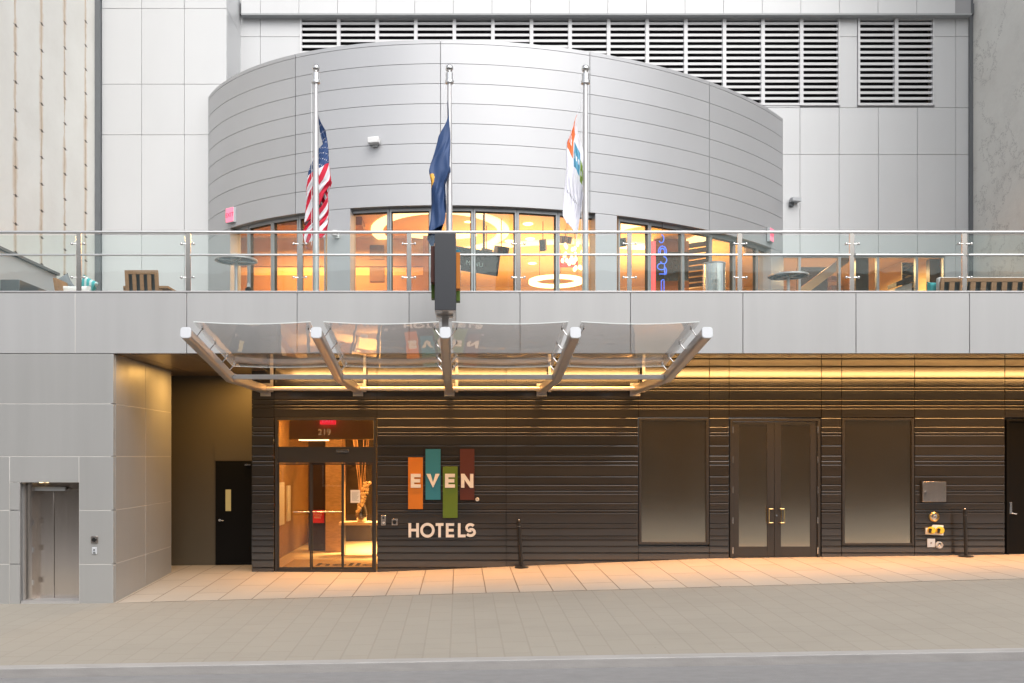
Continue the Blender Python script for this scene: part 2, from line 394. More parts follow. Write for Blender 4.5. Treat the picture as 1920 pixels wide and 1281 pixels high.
# ------------------------------------------------------------------ neighbouring buildings
XL, XR = -9.7, 14.56
FT = 5.65           # top of the fascia
TF = 5.5            # terrace floor
t = thing('concrete_building', (-16, 12, 0), 'pale concrete party wall with rusty vertical seams, left of the terrace', 'building')
MB().box(-24, XL, .25, 34, -.6, 26).build('wall', M['conc_l'], t)
t = thing('concrete_building', (20, 12, 0), 'bare grey brown rough concrete party wall closing the right side of the terrace', 'building')
MB().box(XR, 26, .25, 34, -.6, 26).build('wall', M['conc_r'], t)
# the street's far side, behind the camera: only seen mirrored in glass and metal
t = thing('brick_building', (0, -24, 0), 'brown brick building across the street, seen only mirrored in the panes', 'building')
MB().box(-30, 30, -30, -21, -.7, 10.5).build('wall', M['brick'], t)
for i in range(-9, 10):
    for k in range(3):
        x = i * 3.1; z = 1.2 + k * 3.3
        fr = MB().box(x - .6, x + .6, -21.0, -20.94, z, z + 1.9).build('window', M['lgrey'], t)
        MB().box(x - .52, x + .52, -20.94, -20.92, z + .08, z + 1.82).build('pane', M['tv'], fr)

# ------------------------------------------------------------------ the hotel
H = thing('hotel_building', (0, 3, 0), 'grey panelled hotel with curved upper drum, terrace podium and dark ribbed street wall', 'building')
def panels(b, x0s, rows, y, th, gap, mi=0, skip=None):
    for a, c in zip(x0s[:-1], x0s[1:]):
        for z0, z1 in zip(rows[:-1], rows[1:]):
            if skip and skip((a + c) / 2, (z0 + z1) / 2): continue
            b.box(a + gap / 2, c - gap / 2, y, y + th, z0 + gap / 2, z1 - gap / 2, mi)
ZS = 4.54           # underside of fascia
# podium fascia
fx = [-13.0] + [PX(p, 0) for p in (-70, 141, 350, 557, 767, 975, 1182, 1393, 1605, 1818, 2030)] + [14.5]
b = MB(); panels(b, fx, [ZS, FT], 0, .06, .012)
b.build('fascia', M['fascia'], H, .003)
MB().box(-13, -5.0, .004, .10, ZS + .01, FT - .01).build('sealant_joint', M['sealant'], H)
MB().box(-4.96, 14.5, .045, .10, ZS + .01, FT - .01).build('shadow_joint', M['joint_mid'], H)
MB().box(-13, 14.5, -.012, .13, FT + .001, FT + .03).build('coping', M['alu'], H, .004)
MB().box(-4.2, 14.5, .10, .26, ZS + .02, 5.0).build('fascia_backing', M['soffit'], H)
# elevator bay
XB = -6.29
bx = [-13, PX(-60, 0), PX(20, 0), PX(148, 0), XB]
zr = [-.3, PZ(1058, 0), PZ(957, 0), PZ(856, 0), PZ(757, 0), ZS - .0]
b = MB(); ex0, ex1, ez1 = PX(37, 0), PX(148, 0), PZ(905, 0)
for z0, z1 in zip(zr[3:-1], zr[4:]):
    b.box(-13, XB - .006, 0, .06, z0 + .006, z1 - .006)
for z0, z1 in zip(zr[:3], zr[1:4]):
    b.box(-13, PX(18, 0) - .006, 0, .06, z0 + .006, z1 - .006)
    b.box(PX(18, 0) + .006, ex0, 0, .06, z0 + .006, min(z1, 9) - .006) if z0 < PZ(957, 0) - .01 else b.box(PX(18, 0) + .006, ex0, 0, .06, z0 + .006, ez1)
    b.box(ex1 + .006, XB - .006, 0, .06, z0 + .006, z1 - .006)
b.box(PX(18, 0) + .006, ex1 - .006, 0, .06, ez1 + .012, zr[3] - .006)
# return of the bay towards the street wall
ys = [.07, 1.62, 3.2]
for y0, y1 in zip(ys[:-1], ys[1:]):
    for z0, z1 in zip(zr[:-1], zr[1:]): b.box(XB - .06, XB, y0 + .006, y1 - .006, z0 + .006, z1 - .006)
b.build('bay_cladding', M['bay'], H, .003)
b = MB(); b.box(-13, PX(18, 0) - .0, .004, .12, -.3, ZS - .02).box(ex1 + .001, XB - .05, .004, .12, -.3, ZS - .02).box(PX(18, 0), ex1, .004, .12, ez1 + .005, ZS - .02)
b.box(XB - .12, XB - .004, .12, 3.19, -.3, ZS - .02).build('sealant_joint', M['sealant'], H)
MB().box(-9.7, XB - .12, 3.0, 3.2, -.3, ZS).box(-9.7, XB - .07, 3.2, 3.26, -.3, ZS).build('bay_rear_wall', M['recess'], H)
# elevator alcove
AY = .40
b = MB().box(ex0 - .1, ex0, .12, AY + .1, -.3, ez1 + .1).box(ex0, ex1, .12, AY, ez1, ez1 + .1).box(ex1, ex1 + .1, .12, AY + .1, -.3, ez1 + .1)
b.build('elevator_alcove', M['alu'], H)
ev = MB().box(ex0, ex1, AY, AY + .1, -.3, ez1 + .1).box(ex0 + .0, ex0 + .14, AY - .22, AY, -.3, ez1 - .02).build('elevator_frame', M['steel'], H)
dx0, dxm = PX(57, AY), PX(104, AY)
dx1 = ex1
gz = zg(-7.3, .3)
MB().box(dx0, dxm - .006, AY - .05, AY - .002, gz + .03, ez1 - .13).build('elevator_door', M['steel'], H, .003)
MB().box(dxm + .006, dx1 - .012, AY - .05, AY - .002, gz + .03, ez1 - .13).build('elevator_door', M['steel'], H, .003)
MB().box(ex0 + .02, ex1, .0, AY, gz - .1, gz + .03).build('elevator_sill', M['alu'], H)
MB().box(PX(70, AY), PX(127, AY), AY - .12, AY - .06, ez1 - .16, ez1 - .09).build('elevator_sign_plate', M['lgrey'], H)  # grey sign plate above the doors, unlit
for zc in (.35, .95, 1.45, 1.98): MB().box(ex0 + .15, ex0 + .18, AY - .26, AY - .20, gz + zc - .05, gz + zc + .05).build('hinge', M['steel_bright'], H)
MB().tube((ex0 + .25, .3, ez1 - .012), (ex0 + .25, .3, ez1 + .01), .035).tube((ex0 + .32, .42, ez1 - .012), (ex0 + .32, .42, ez1 + .01), .03).build('downlight', M['lamp'], H)
# soffits
b = MB()
for x0, x1 in ((-9.7, -7.2), (-7.2, -6.0), (-6.0, -5.1), (-5.1, -4.215)):
    for y0, y1 in ((.12, 1.6), (1.6, 3.2), (3.2, 5.0)): b.box(x0 + .006, x1 - .006, y0 + .006, y1 - .006, ZS + .0, ZS + .03)
b.build('low_soffit', M['soffit'], H)
MB().box(-9.7, -4.2, .11, 5.0, ZS + .022, ZS + .1).build('soffit_backing', M['joint'], H)
b = MB()
x = -4.19
while x < 14.4:
    x2 = min(14.4, x + 1.22)
    b.box(x + .006, x2 - .006, .27, 1.7, 4.97, 5.0).box(x + .006, x2 - .006, 1.712, 3.19, 4.97, 5.0); x = x2
b.build('high_soffit', M['soffit'], H)
MB().box(-4.2, 14.5, .24, 3.2, 4.995, 5.05).build('soffit_backing', M['joint'], H)
MB().box(-4.26, -4.2, .12, 3.2, ZS + .1, 5.0).build('soffit_step', M['soffit'], H)
MB().box(-4.18, 14.4, .262, .285, 4.72, 4.80).build('cove_light_strip', M['led'], H)
for x in (-3.4, -1.0, 1.2, 3.4, 5.9, 8.0, 10.2, 12.4): MB().lathe((x, 2.45, 4.967), [(0, -.004), (.05, -.004), (.07, -.01), (.075, .0)], 16).build('downlight', M['lamp'], H)
# terrace slab
MB().box(XL, XR, .13, 24, 5.08, TF).build('terrace_slab', M['greymid'], H)

# dark ribbed street wall
WY = 3.2
rowpx = [652, 672, 687, 709, 724, 730, 749, 759, 765, 783, 800, 810, 815.5, 835, 854, 864, 871, 893, 909, 920, 925.5, 943, 956, 961.5, 982, 991, 1005, 1012.5, 1024, 1036.5, 1050, 1064, 1078, 1092]
bays = [473, 514, 707, 949, 1197, 1330, 1367, 1540, 1578, 1715, 1884, 2070]
opens = {(514, 707): (783, 1092), (1197, 1330): (783, 1024), (1367, 1540): (783, 1092), (1578, 1715): (783, 1024), (1884, 2070): (783, 1092)}
b = MB(); rr = random.Random(3)
for a, c in zip(bays[:-1], bays[1:]):
    op = opens.get((a, c)); x0, x1 = PX(a, WY) + .007, PX(c, WY) - .007
    for p0, p1 in zip(rowpx[:-1], rowpx[1:]):
        if op and p0 >= op[0] - .1 and p1 <= op[1] + .1: continue
        zt, zb = PZ(p0, WY) - .004, PZ(p1, WY) + .006
        o_ = rr.uniform(0, .007); ch = .010; tl = rr.uniform(-.0005, .0005)
        yf = WY - o_
        prof = [(WY + .06, zb), (yf + .004 + tl, zb), (yf + tl, zb + .004), (yf, zt - .030), (yf + .0001, zt - .025), (yf + .0010, zt - .017), (yf + .0033, zt - .007), (yf + .012, zt), (WY + .06, zt)]
        k_ = len(b.sm); b.prism(prof, x0, x1, 'yz'); b.sm[k_ + 2:] = [True] * (len(b.sm) - k_ - 2)
b.build('ribbed_cladding', M['bronze'], H)
b = MB(); xs = [PX(q, WY) for q in bays]
zc0 = PZ(783, WY) + .0
for i, (a, c) in enumerate(zip(bays[:-1], bays[1:])):
    x0, x1 = PX(a, WY) + (.01 if i == 0 else 0), PX(c, WY); op = opens.get((a, c))
    b.box(x0, x1, WY + .05, WY + .12, zc0 if op else -.2, 4.98)
    if op and op[1] < 1080: b.box(x0, x1, WY + .05, WY + .12, -.2, PZ(1024, WY))
b.build('cladding_backing', M['groove'], H)
xc = PX(473, WY)
b = MB()
for p0, p1 in zip(rowpx[:-1], rowpx[1:]): b.box(xc - .012, xc + .006, WY + .004, 4.45, PZ(p1, WY) + .006, PZ(p0, WY) - .004)
b.build('corner_cladding', M['bronze'], H)
# recess behind the corner
RY = 4.45
MB().box(-9.7, xc, RY, RY + .12, -.2, ZS).build('recess_wall', M['recess'], H)
dxl = PX(405, RY); dzt = PZ(864, RY); dzg = zg(-5, 3.2)
MB().box(dxl - .03, xc - .02, RY - .03, RY + .01, dzt, PZ(830, RY)).build('door_lintel', M['recess'], H)
sdoor = MB().box(dxl, xc - .03, RY - .045, RY - .004, dzg + .01, dzt - .01).build('side_door', M['black_door'], H, .003)
MB().box(PX(424, RY), PX(434, RY), RY - .055, RY - .046, PZ(958, RY), PZ(918, RY)).build('vision_panel', mat('yellow_glass', (.45, .38, .16), .3, 0, .03, emit=(1, .8, .35), estr=.10), sdoor)
MB().tube((PX(414, RY), RY - .05, PZ(975, RY)), (PX(414, RY), RY - .10, PZ(975, RY)), .03).tube((PX(414, RY), RY - .09, PZ(975, RY)), (PX(421, RY), RY - .09, PZ(976, RY)), .012).build('handle', M['steel_bright'], sdoor)
MB().box(PX(461, RY), PX(472, RY), RY - .12, RY - .05, PZ(873, RY), PZ(870, RY)).build('door_closer', M['steel_bright'], sdoor)

# frosted street windows and double door
def frame_box(x0, x1, z0, z1, fw, y0, y1, bot=None):
    b = MB(); bt = fw if bot is None else bot
    b.box(x0, x0 + fw, y0, y1, z0, z1).box(x1 - fw, x1, y0, y1, z0, z1)
    b.box(x0 + fw, x1 - fw, y0, y1, z1 - fw, z1)
    if bt > 0: b.box(x0 + fw, x1 - fw, y0, y1, z0, z0 + bt)
    return b
for a, c, t0, t1 in ((1197, 1330, 784, 1021), (1578, 1715, 784, 1023)):
    x0, x1, z1, z0 = PX(a, WY) + .012, PX(c, WY) - .012, PZ(t0, WY), PZ(t1, WY)
    f = frame_box(x0, x1, z0, z1, .055, WY - .012, WY + .08).build('window', M['bronze_frame'], H, .004)
    MB().box(x0 + .055, x1 - .055, WY + .03, WY + .05, z0 + .055, z1 - .055).build('frosted_pane', M['frost'], f)
x0, x1, z1 = PX(1369, WY), PX(1538, WY), PZ(785, WY)
zd = zg(6.6, 3.2)
dd = frame_box(x0, x1, zd - .05, z1, .06, WY - .012, WY + .1, 0).build('double_door', M['bronze_frame'], H, .004)
xm = PX(1452.5, WY)
for q0, q1, g0, g1 in ((x0 + .07, xm - .004, 1386, 1439), (xm + .004, x1 - .07, 1465, 1520)):
    zt, zb = z1 - .07, zd + .02; ga, gb = PX(g0, WY), PX(g1, WY); gt, gbz = PZ(797, WY), PZ(1025, WY)
    b = MB().box(q0, ga, WY + .02, WY + .065, zb, zt).box(gb, q1, WY + .02, WY + .065, zb, zt).box(ga, gb, WY + .02, WY + .065, gt, zt).box(ga, gb, WY + .02, WY + .065, zb, gbz)
    b.build('door_leaf', M['bronze_frame'], dd, .003)
    MB().box(ga - .002, gb + .002, WY + .034, WY + .046, gbz - .002, gt + .002).build('frosted_pane', M['frost'], dd)
for s, xh in ((-1, 1440.5), (1, 1469)):
    xx = PX(xh, WY); za, zb = PZ(980, WY), PZ(954, WY); yo = WY - .055
    xe = xx - s * .085
    MB().path([(xe, WY + .02, za), (xe, yo, za), (xx, yo, za + .0), (xx, yo, zb), (xe, yo, zb), (xe, WY + .02, zb)], .011).build('handle', M['brass'], dd)
MB().tube((PX(1456.5, WY), WY + .02, PZ(966.5, WY)), (PX(1456.5, WY), WY + .005, PZ(966.5, WY)), .02).build('lock', M['steel_bright'], dd)
for xh in (1374, 1533):
    for zz in (806, 862, 919, 976, 1032): MB().tube((PX(xh, WY), WY - .008, PZ(zz + 6, WY)), (PX(xh, WY), WY - .008, PZ(zz - 6, WY)), .012).build('hinge', M['steel_bright'], dd)
# far right black door
x0, zt = PX(1888, WY), PZ(786, WY); zd = zg(12.2, 3.2)
rd = MB().box(x0 + .05, x0 + 1.3, WY + .07, WY + .11, zd, zt - .05).box(x0, x0 + .05, WY, WY + .12, zd, zt).box(x0 + .05, x0 + 1.3, WY, WY + .12, zt - .05, zt).build('black_door', M['black_door'], H, .003)
hx, hz = PX(1897, WY), PZ(953, WY)
MB().box(hx - .02, hx + .03, WY + .035, WY + .07, hz - .13, hz + .13).tube((hx + .01, WY + .03, hz - .11), (hx + .12, WY + .02, hz - .13), .012).build('handle', M['steel_bright'], rd, .004)

# ------------------------------------------------------------------ glass entrance and lobby
ex0_, ex1_, ezt = PX(516, WY), PX(705, WY), PZ(783, WY)
eg = zg(-3, 3.2)
en = frame_box(ex0_, ex1_, eg - .05, ezt, .055, WY - .02, WY + .12, 0)
en.box(ex0_ + .055, ex1_ - .055, WY - .005, WY + .12, PZ(868, WY), PZ(838, WY))
en.box(ex0_ + .055, ex1_ - .055, WY - .005, WY + .12, eg - .02, eg + .045)
en = en.build('entrance_front', M['bronze_frame'], H, .003)
MB().box(ex0_ + .055, ex1_ - .055, WY + .04, WY + .05, PZ(838, WY), ezt - .055).build('transom_pane', M['g_door'], en)
text_mesh('street_number', '219', .19, M['etched'], en, (PX(608, WY), WY + .034, PZ(811, WY)), extrude=.002, offset=.004)
lx = [PX(q, WY) for q in (520.5, 583, 642, 700)]
for i, (a, c) in enumerate(zip(lx[:-1], lx[1:])):
    yo = WY + (.06 if i == 1 else .02)
    lf = frame_box(a, c, eg + .047, PZ(869, WY), .03, yo, yo + .03, .06).build('sliding_leaf', M['bronze_frame'], H, .002)
    MB().box(a + .03, c - .03, yo + .01, yo + .018, eg + .107, PZ(869, WY) - .03).build('leaf_pane', M['g_door'], lf)
    if i < 2: MB().tube((a + (.35 if i == 0 else .03), yo - .03, PZ(960, WY)), (c - .03, yo - .03, PZ(960, WY)), .012).build('push_bar', M['steel'], lf)
MB().box(PX(631, WY), PX(654, WY), WY - .06, WY - .006, PZ(848, WY), PZ(843.5, WY)).build('door_sensor', M['steel_bright'], H, .004)
LX0, LX1, LY1, LZ1 = -4.42, -.2, 10.0, 3.95
b = MB().box(LX0 - .1, LX0, WY + .12, LY1, 0, LZ1)
b.build('lobby_side_wall', M['stone'], H)
MB().box(LX0, LX1, LY1, LY1 + .1, 0, LZ1).box(LX1, LX1 + .1, WY + .12, LY1, 0, LZ1).build('lobby_rear_wall', M['darkstone'], H)
MB().box(LX0 - .1, LX1 + .1, WY + .12, LY1 + .1, LZ1, LZ1 + .1).build('lobby_ceiling', M['intwall'], H)
MB().box(LX0, LX1, WY + .1, LY1, eg - .1, eg + .025).build('lobby_floor', M['lobbyfloor'], H)
# dark board wall, stone pillar, bulkhead
py_ = 7.3
MB().box(PX(578, py_), PX(613, py_) - .003, py_ + .02, py_ + .2, eg, LZ1).build('lobby_board_wall', M['darkwood'], H)
MB().box(PX(614, py_), PX(645, py_), py_ - .35, py_ + .3, eg, LZ1).build('lobby_pillar', M['stone'], H)
MB().box(PX(541, 4.2), PX(699, 4.2), 4.3, 4.5, PZ(824, 4.3), LZ1).build('lobby_bulkhead', M['intwall'], H)
MB().box(PX(560, 4.8), PX(611, 4.8), 4.8, 5.3, PZ(826, 4.8), PZ(822, 4.8)).build('lobby_ceiling_light', M['lamp'], H)
area('lobby_spot', (-1.3, 7.6, 3.8), (.9, .9), 520, (1, .70, .34)).data.spread = radians(85)
area('lobby_spot', (-3.2, 5.2, 3.8), (.8, .8), 62, (1, .58, .2))
area('lobby_spot', (-1.6, 5.0, 3.9), (.8, .8), 55, (1, .64, .28))
# the mat with a greeting
mt = MB().box(-4.0, -1.2, 3.55, 5.3, eg + .026, eg + .036).build('entrance_mat', M['matmat']); tag(mt, 'tan entrance mat with dark greeting lettering, inside the sliding doors', 'mat')
text_mesh('greeting_lettering', 'hello.', .75, M['ink'], mt, (-2.5, 4.25, eg + .038), rot=(0, 0, 0), extrude=.001, offset=.012)
# white wall plaques on the left lobby wall
t = thing('lobby_panel', (LX0, 6, 1.5), 'pale tall display panel fixed on the left stone wall inside the entrance', 'panel')
MB().box(LX0 + .004, LX0 + .06, 5.2, 5.9, PZ(985, 5.5), PZ(905, 5.5)).build('board', M['paper'], t, .005)
MB().box(LX0 + .004, LX0 + .05, 6.4, 6.75, PZ(980, 6), PZ(912, 6)).build('narrow_board', M['paper'], t, .005)
t = thing('red_sign', (PX(595, 7.2), 7.2, 1.2), 'small square red sign with faint lettering on the dark lobby wall', 'sign')
MB().box(PX(584, 7.2), PX(607, 7.2), 7.25, 7.315, PZ(981, 7.2), PZ(957, 7.2)).build('plate', mat('red_plate', (.5, .02, .02), .4, emit=(1, .02, .02), estr=.15), t, .004)
text_mesh('lettering', 'PLEASE\nRING', .075, M['paper'], t, (PX(595, 7.2), 7.245, PZ(968, 7.2)))
# exit sign in transom
t = thing('exit_sign', (PX(614, 4.28), 4.28, PZ(790, 4.2)), 'red exit sign on the bulkhead above the entrance doors', 'exit sign', 'red exit signs')
MB().box(PX(600, 4.2), PX(629, 4.2), 4.2, 4.29, PZ(796, 4.2), PZ(782, 4.2)).build('housing', M['red'], t, .004)
text_mesh('lettering', 'EXIT', .13, M['exitpink'], t, (PX(614.5, 4.2), 4.196, PZ(789, 4.2)))
# dried branches with blossom
bxv, byv = PX(678, 6.2), 6.2
t = thing('branch_arrangement', (bxv, byv, eg), 'tall bare branches with cream blossoms on a console in the lobby', 'flower arrangement')
b = MB(); bl = MB(); rr = random.Random(5)
for i in range(9):
    x, z = bxv + rr.uniform(-.03, .03), 1.45; dxx = rr.uniform(-.05, .06); pts = [(x, byv, z)]
    for k in range(6):
        x += dxx * .9 + rr.uniform(-.02, .02); z += .33; pts.append((x, byv + rr.uniform(-.05, .05), z))
    b.path(pts, .009, 5)
b.build('branches', M['branch'], t)
for i in range(120):
    tt = rr.random(); bl.ball((bxv + .16 - tt * .22 + rr.uniform(-.09, .09) * (1 - tt * .5), byv - .1 + rr.uniform(-.08, .08), 1.28 + (1 - tt) * .75), rr.uniform(.018, .04), 4, 6)
bl.build('blossoms', M['blossom'], t)
MB().lathe((bxv, byv, 1.02), [(.0, 0), (.10, 0), (.16, .18), (.12, .36), (.09, .45), (.08, .43)], 18).build('vase', M['steel'], t)
t = thing('console_table', (bxv, 6.3, eg), 'dark stone console carrying the branch vase in the lobby', 'console table')
MB().box(bxv - .55, bxv + .5, 6.0, 6.6, .95, 1.02).build('top', M['intwall'], t, .005)
for sx in (-.5, .4): MB().box(bxv + sx, bxv + sx + .06, 6.05, 6.55, eg + .03, .95).build('leg', M['darkstone'], t)
t = thing('paper_notice', (PX(667, WY), WY, 1.5), 'white paper notice taped to the right sliding door leaf', 'notice')
MB().box(PX(657, WY), PX(675, WY), WY + .024, WY + .027, PZ(943, WY), PZ(919, WY)).build('sheet', M['paper'], t)
b = MB()
for k in range(9): b.box(PX(659.5, WY), PX(672.5 - (k * 5 % 4), WY), WY + .0222, WY + .0232, PZ(923 + k * 2, WY) - .003, PZ(923 + k * 2, WY) + .003)
b.build('text_lines', M['greymid'], t)

# ------------------------------------------------------------------ small fittings on the walls
def plate(name, px0, px1, py0, py1, y, m, label, cat, th=.025, group=None):
    t = thing(name, (PX((px0 + px1) / 2, y), y, PZ((py0 + py1) / 2, y)), label, cat, group)
    MB().box(PX(px0, y), PX(px1, y), y - th, y - .001, PZ(py1, y), PZ(py0, y)).build('plate', m, t, .004)
    return t
WF = WY - .014
t = plate('door_buzzer', 714.5, 723.5, 966, 985, WF, M['steel'], 'narrow steel button plate beside the entrance, lower button lit', 'door buzzer')
MB().tube((PX(719, WF), WF - .03, PZ(971, WF)), (PX(719, WF), WF - .024, PZ(971, WF)), .022).build('speaker', M['black'], t)
MB().tube((PX(719.5, WF), WF - .035, PZ(980, WF)), (PX(719.5, WF), WF - .024, PZ(980, WF)), .02).build('button', M['cap'], t)
t = plate('card_reader', 734.5, 745.5, 973, 985, WF, M['steel'], 'square card reader with black round centre below the orange bar', 'card reader')
MB().tube((PX(740, WF), WF - .035, PZ(979, WF)), (PX(740, WF), WF - .024, PZ(979, WF)), .045).build('reader_face', M['black'], t)
t = plate('key_switch', 171.5, 184.5, 1005, 1018, 0, M['steel'], 'square steel plate with black round knob, upper one right of elevator', 'switch')
MB().tube((PX(178, 0), -.05, PZ(1012, 0)), (PX(178, 0), -.024, PZ(1012, 0)), .04).build('knob', M['black'], t)
t = plate('call_button', 173, 182, 1026, 1039, 0, M['cap'], 'small pale call button plate, lower one right of elevator', 'call button', .018)
MB().tube((PX(177.5, 0), -.03, PZ(1031, 0)), (PX(177.5, 0), -.018, PZ(1031, 0)), .016).box(PX(175, 0), PX(180, 0), -.021, -.018, PZ(1038, 0), PZ(1035, 0)).build('button', M['greymid'], t)
t = thing('access_box', (PX(1750, WF), WF, PZ(922, WF)), 'square steel access panel box with small latch, on the dark wall at right', 'access panel')
MB().box(PX(1725.5, WF), PX(1774, WF), WF - .015, WF - .001, PZ(941.5, WF), PZ(901.5, WF)).build('frame', M['groove'], t)
MB().box(PX(1727.5, WF), PX(1771.5, WF), WF - .06, WF - .016, PZ(941, WF), PZ(903, WF)).build('door_panel', M['steel'], t, .005)
MB().tube((PX(1733, WF), WF - .08, PZ(922, WF)), (PX(1733, WF), WF - .061, PZ(922, WF)), .018).box(PX(1731.5, WF), PX(1734.5, WF), WF - .075, WF - .061, PZ(930, WF), PZ(923, WF)).build('latch', M['steel_bright'], t)
cx_, cz_ = PX(1750.5, WF), PZ(969, WF)
t = thing('hose_connection', (cx_, WF, cz_), 'round brass hose connection, above the yellow capped one', 'hose connection', 'brass hose connections')
MB().lathe((cx_, WF - .001, cz_), [(.105, 0), (.105, -.04), (.085, -.06), (.07, -.03)], 24, axis='y').build('ring', M['brass'], t)
MB().lathe((cx_, WF - .001, cz_), [(.07, -.028), (.03, -.035), (.028, -.06), (0, -.06)], 20, axis='y').build('plug', M['steel'], t)
t = thing('siamese_connection', (PX(1752, WF), WF, PZ(995, WF)), 'white plate with two yellow capped fire department inlets', 'fire connection')
MB().prism([(PX(1735, WF), PZ(1002, WF)), (PX(1768, WF), PZ(1004, WF)), (PX(1768, WF), PZ(985, WF)), (PX(1749, WF), PZ(984, WF)), (PX(1745, WF), PZ(989, WF)), (PX(1735, WF), PZ(990, WF))], WF - .02, WF - .001).build('plate', M['whitefab'], t)
for q in (1744, 1760):
    c = (PX(q, WF), WF - .02, PZ(994, WF))
    e = MB().lathe(c, [(.075, 0), (.075, -.08), (.06, -.10), (0, -.10)], 18, axis='y').build('cap', M['yellow'], t)
    MB().box(c[0] - .095, c[0] - .035, WF - .135, WF - .121, c[2] - .008, c[2] + .045).box(c[0] - .095, c[0] - .045, WF - .135, WF - .121, c[2] - .05, c[2] - .012).build('lug', M['black'], e)
t = plate('gauge_plate', 1738, 1752.5, 1010, 1026, WF, M['lgrey'], 'pale square plate under the yellow capped inlets', 'plate', .02)
MB().tube((PX(1745, WF), WF - .03, PZ(1018, WF)), (PX(1745, WF), WF - .02, PZ(1018, WF)), .02).build('bolt', M['steel'], t)
cx_, cz_ = PX(1759.5, WF), PZ(1022, WF)
t = thing('hose_connection', (cx_, WF, cz_), 'small round brass hose connection, lowest fitting on the wall', 'hose connection', 'brass hose connections')
MB().lathe((cx_, WF - .021, cz_), [(.075, 0.02), (.075, -.03), (.06, -.045), (.05, -.02)], 24, axis='y').build('ring', M['cap'], t)
MB().lathe((cx_, WF - .021, cz_), [(.05, -.018), (.02, -.02), (0, -.04)], 16, axis='y').build('plug', M['steel'], t)

# ------------------------------------------------------------------ wall sign: four bars, letters
def E_(b, x, z, w_, h, t_, y0, y1, sw=None):
    b.box(x, x + t_, y0, y1, z, z + h)
    for k in (0, .5, 1): zz = z + (h - t_) * k; b.box(x + t_, x + w_ * (.94 if k == .5 else 1), y0, y1, zz, zz + t_)
def letters_even(px0s, ztop, zbot, y0, y1, sc, mode):
    pass
SY = WY - .016
sg = thing('wall_sign', (PX(828, SY), SY, PZ(925, SY)), 'wall sign of four staggered colour bars with white letters, beside the entrance', 'sign')
for (a, c, t0, t1, m, nm) in ((765.5, 793, 858, 954.5, 'o', 'orange_bar'), (798, 826, 842, 937, 'b', 'blue_bar'), (830.5, 858, 875, 971, 'g', 'green_bar'), (862.5, 889.5, 842, 937.5, 'r', 'brown_bar')):
    MB().box(PX(a, SY), PX(c, SY), SY - .05, SY - .001, PZ(t1, SY), PZ(t0, SY)).build(nm, M[m], sg, .003)
ly0, ly1 = SY - .075, SY - .051
b = MB(); z0, z1 = PZ(914.5, SY), PZ(888.5, SY); h = z1 - z0; th = h * .26
for xx in (770.5, 834.5): E_(b, PX(xx, SY), z0, PX(xx + 18.5, SY) - PX(xx, SY), h, h * .245, ly0, ly1)
xa, xb = PX(799.5, SY), PX(824.5, SY); xm = (xa + xb) / 2; q = h * .30
b.prism([(xa, z1), (xa + q, z1), (xm, z0 + h * .38), (xm, z0)], ly0, ly1); b.prism([(xm, z0), (xm, z0 + h * .38), (xb - q, z1), (xb, z1)], ly0, ly1)
xa, xb = PX(864.5, SY), PX(887.5, SY); q = h * .24
b.box(xa, xa + q, ly0, ly1, z0, z1).box(xb - q, xb, ly0, ly1, z0, z1)
b.prism([(xa + q, z1), (xa + q, z1 - h * .42), (xb - q, z0), (xb - q, z0 + h * .42)], ly0, ly1)
b.build('bar_lettering', M['signwhite'], sg)
b = MB(); z0, z1 = PZ(1007.5, SY), PZ(981, SY); h = z1 - z0; y0, y1 = SY - .03, SY - .001; st = h * .19
def X_(p): return PX(p, SY)
xa, xb = X_(766), X_(785.5)
b.box(xa, xa + st, y0, y1, z0, z1).box(xb - st, xb, y0, y1, z0, z1).box(xa + st, xb - st, y0, y1, z0 + h * .42, z0 + h * .42 + st * .95)
xo, zo, ro, n = X_(801.5), (z0 + z1) / 2, h * .52, 28; ri = ro - st
vs = []
for yy in (y0, y1):
    for r_ in (ro, ri): vs += [(xo + r_ * .98 * cos(2 * pi * i / n), yy, zo + r_ * sin(2 * pi * i / n)) for i in range(n)]
fs = []
for i in range(n):
    j = (i + 1) % n
    fs += [(i, j, n + j, n + i), (2 * n + i, 3 * n + i, 3 * n + j, 2 * n + j), (i, 2 * n + i, 2 * n + j, j), (n + i, n + j, 3 * n + j, 3 * n + i)]
b.add(vs, fs)
xa, xb = X_(817), X_(831.5); b.box(xa, xb, y0, y1, z1 - st, z1).box((xa + xb) / 2 - st / 2, (xa + xb) / 2 + st / 2, y0, y1, z0, z1 - st)
E_(b, X_(836), z0, X_(851.5) - X_(836), h, st, y0, y1)
xa, xb = X_(858.5), X_(873); b.box(xa, xa + st, y0, y1, z0, z1).box(xa + st, xb, y0, y1, z0, z0 + st)
xs_, r1 = X_(882), h * .235; pts = []
for i in range(11): a = radians(35 + 235 * i / 10); pts.append((xs_ + r1 * 1.15 * cos(a), z1 - r1 - st / 2 + r1 * sin(a)))
for i in range(11): a = radians(90 - 235 * i / 10); pts.append((xs_ + r1 * 1.25 * cos(a), z0 + r1 + st / 2 + .008 + r1 * sin(a)))
L_, R_ = [], []
for i, p in enumerate(pts):
    a_ = pts[max(0, i - 1)]; c_ = pts[min(len(pts) - 1, i + 1)]; dx, dz = c_[0] - a_[0], c_[1] - a_[1]; k = sqrt(dx * dx + dz * dz)
    L_.append((p[0] - dz / k * st / 2, p[1] + dx / k * st / 2)); R_.append((p[0] + dz / k * st / 2, p[1] - dx / k * st / 2))
n = len(pts); vs = [(p[0], yy, p[1]) for yy in (y0, y1) for side in (L_, R_) for p in side]; fs = []
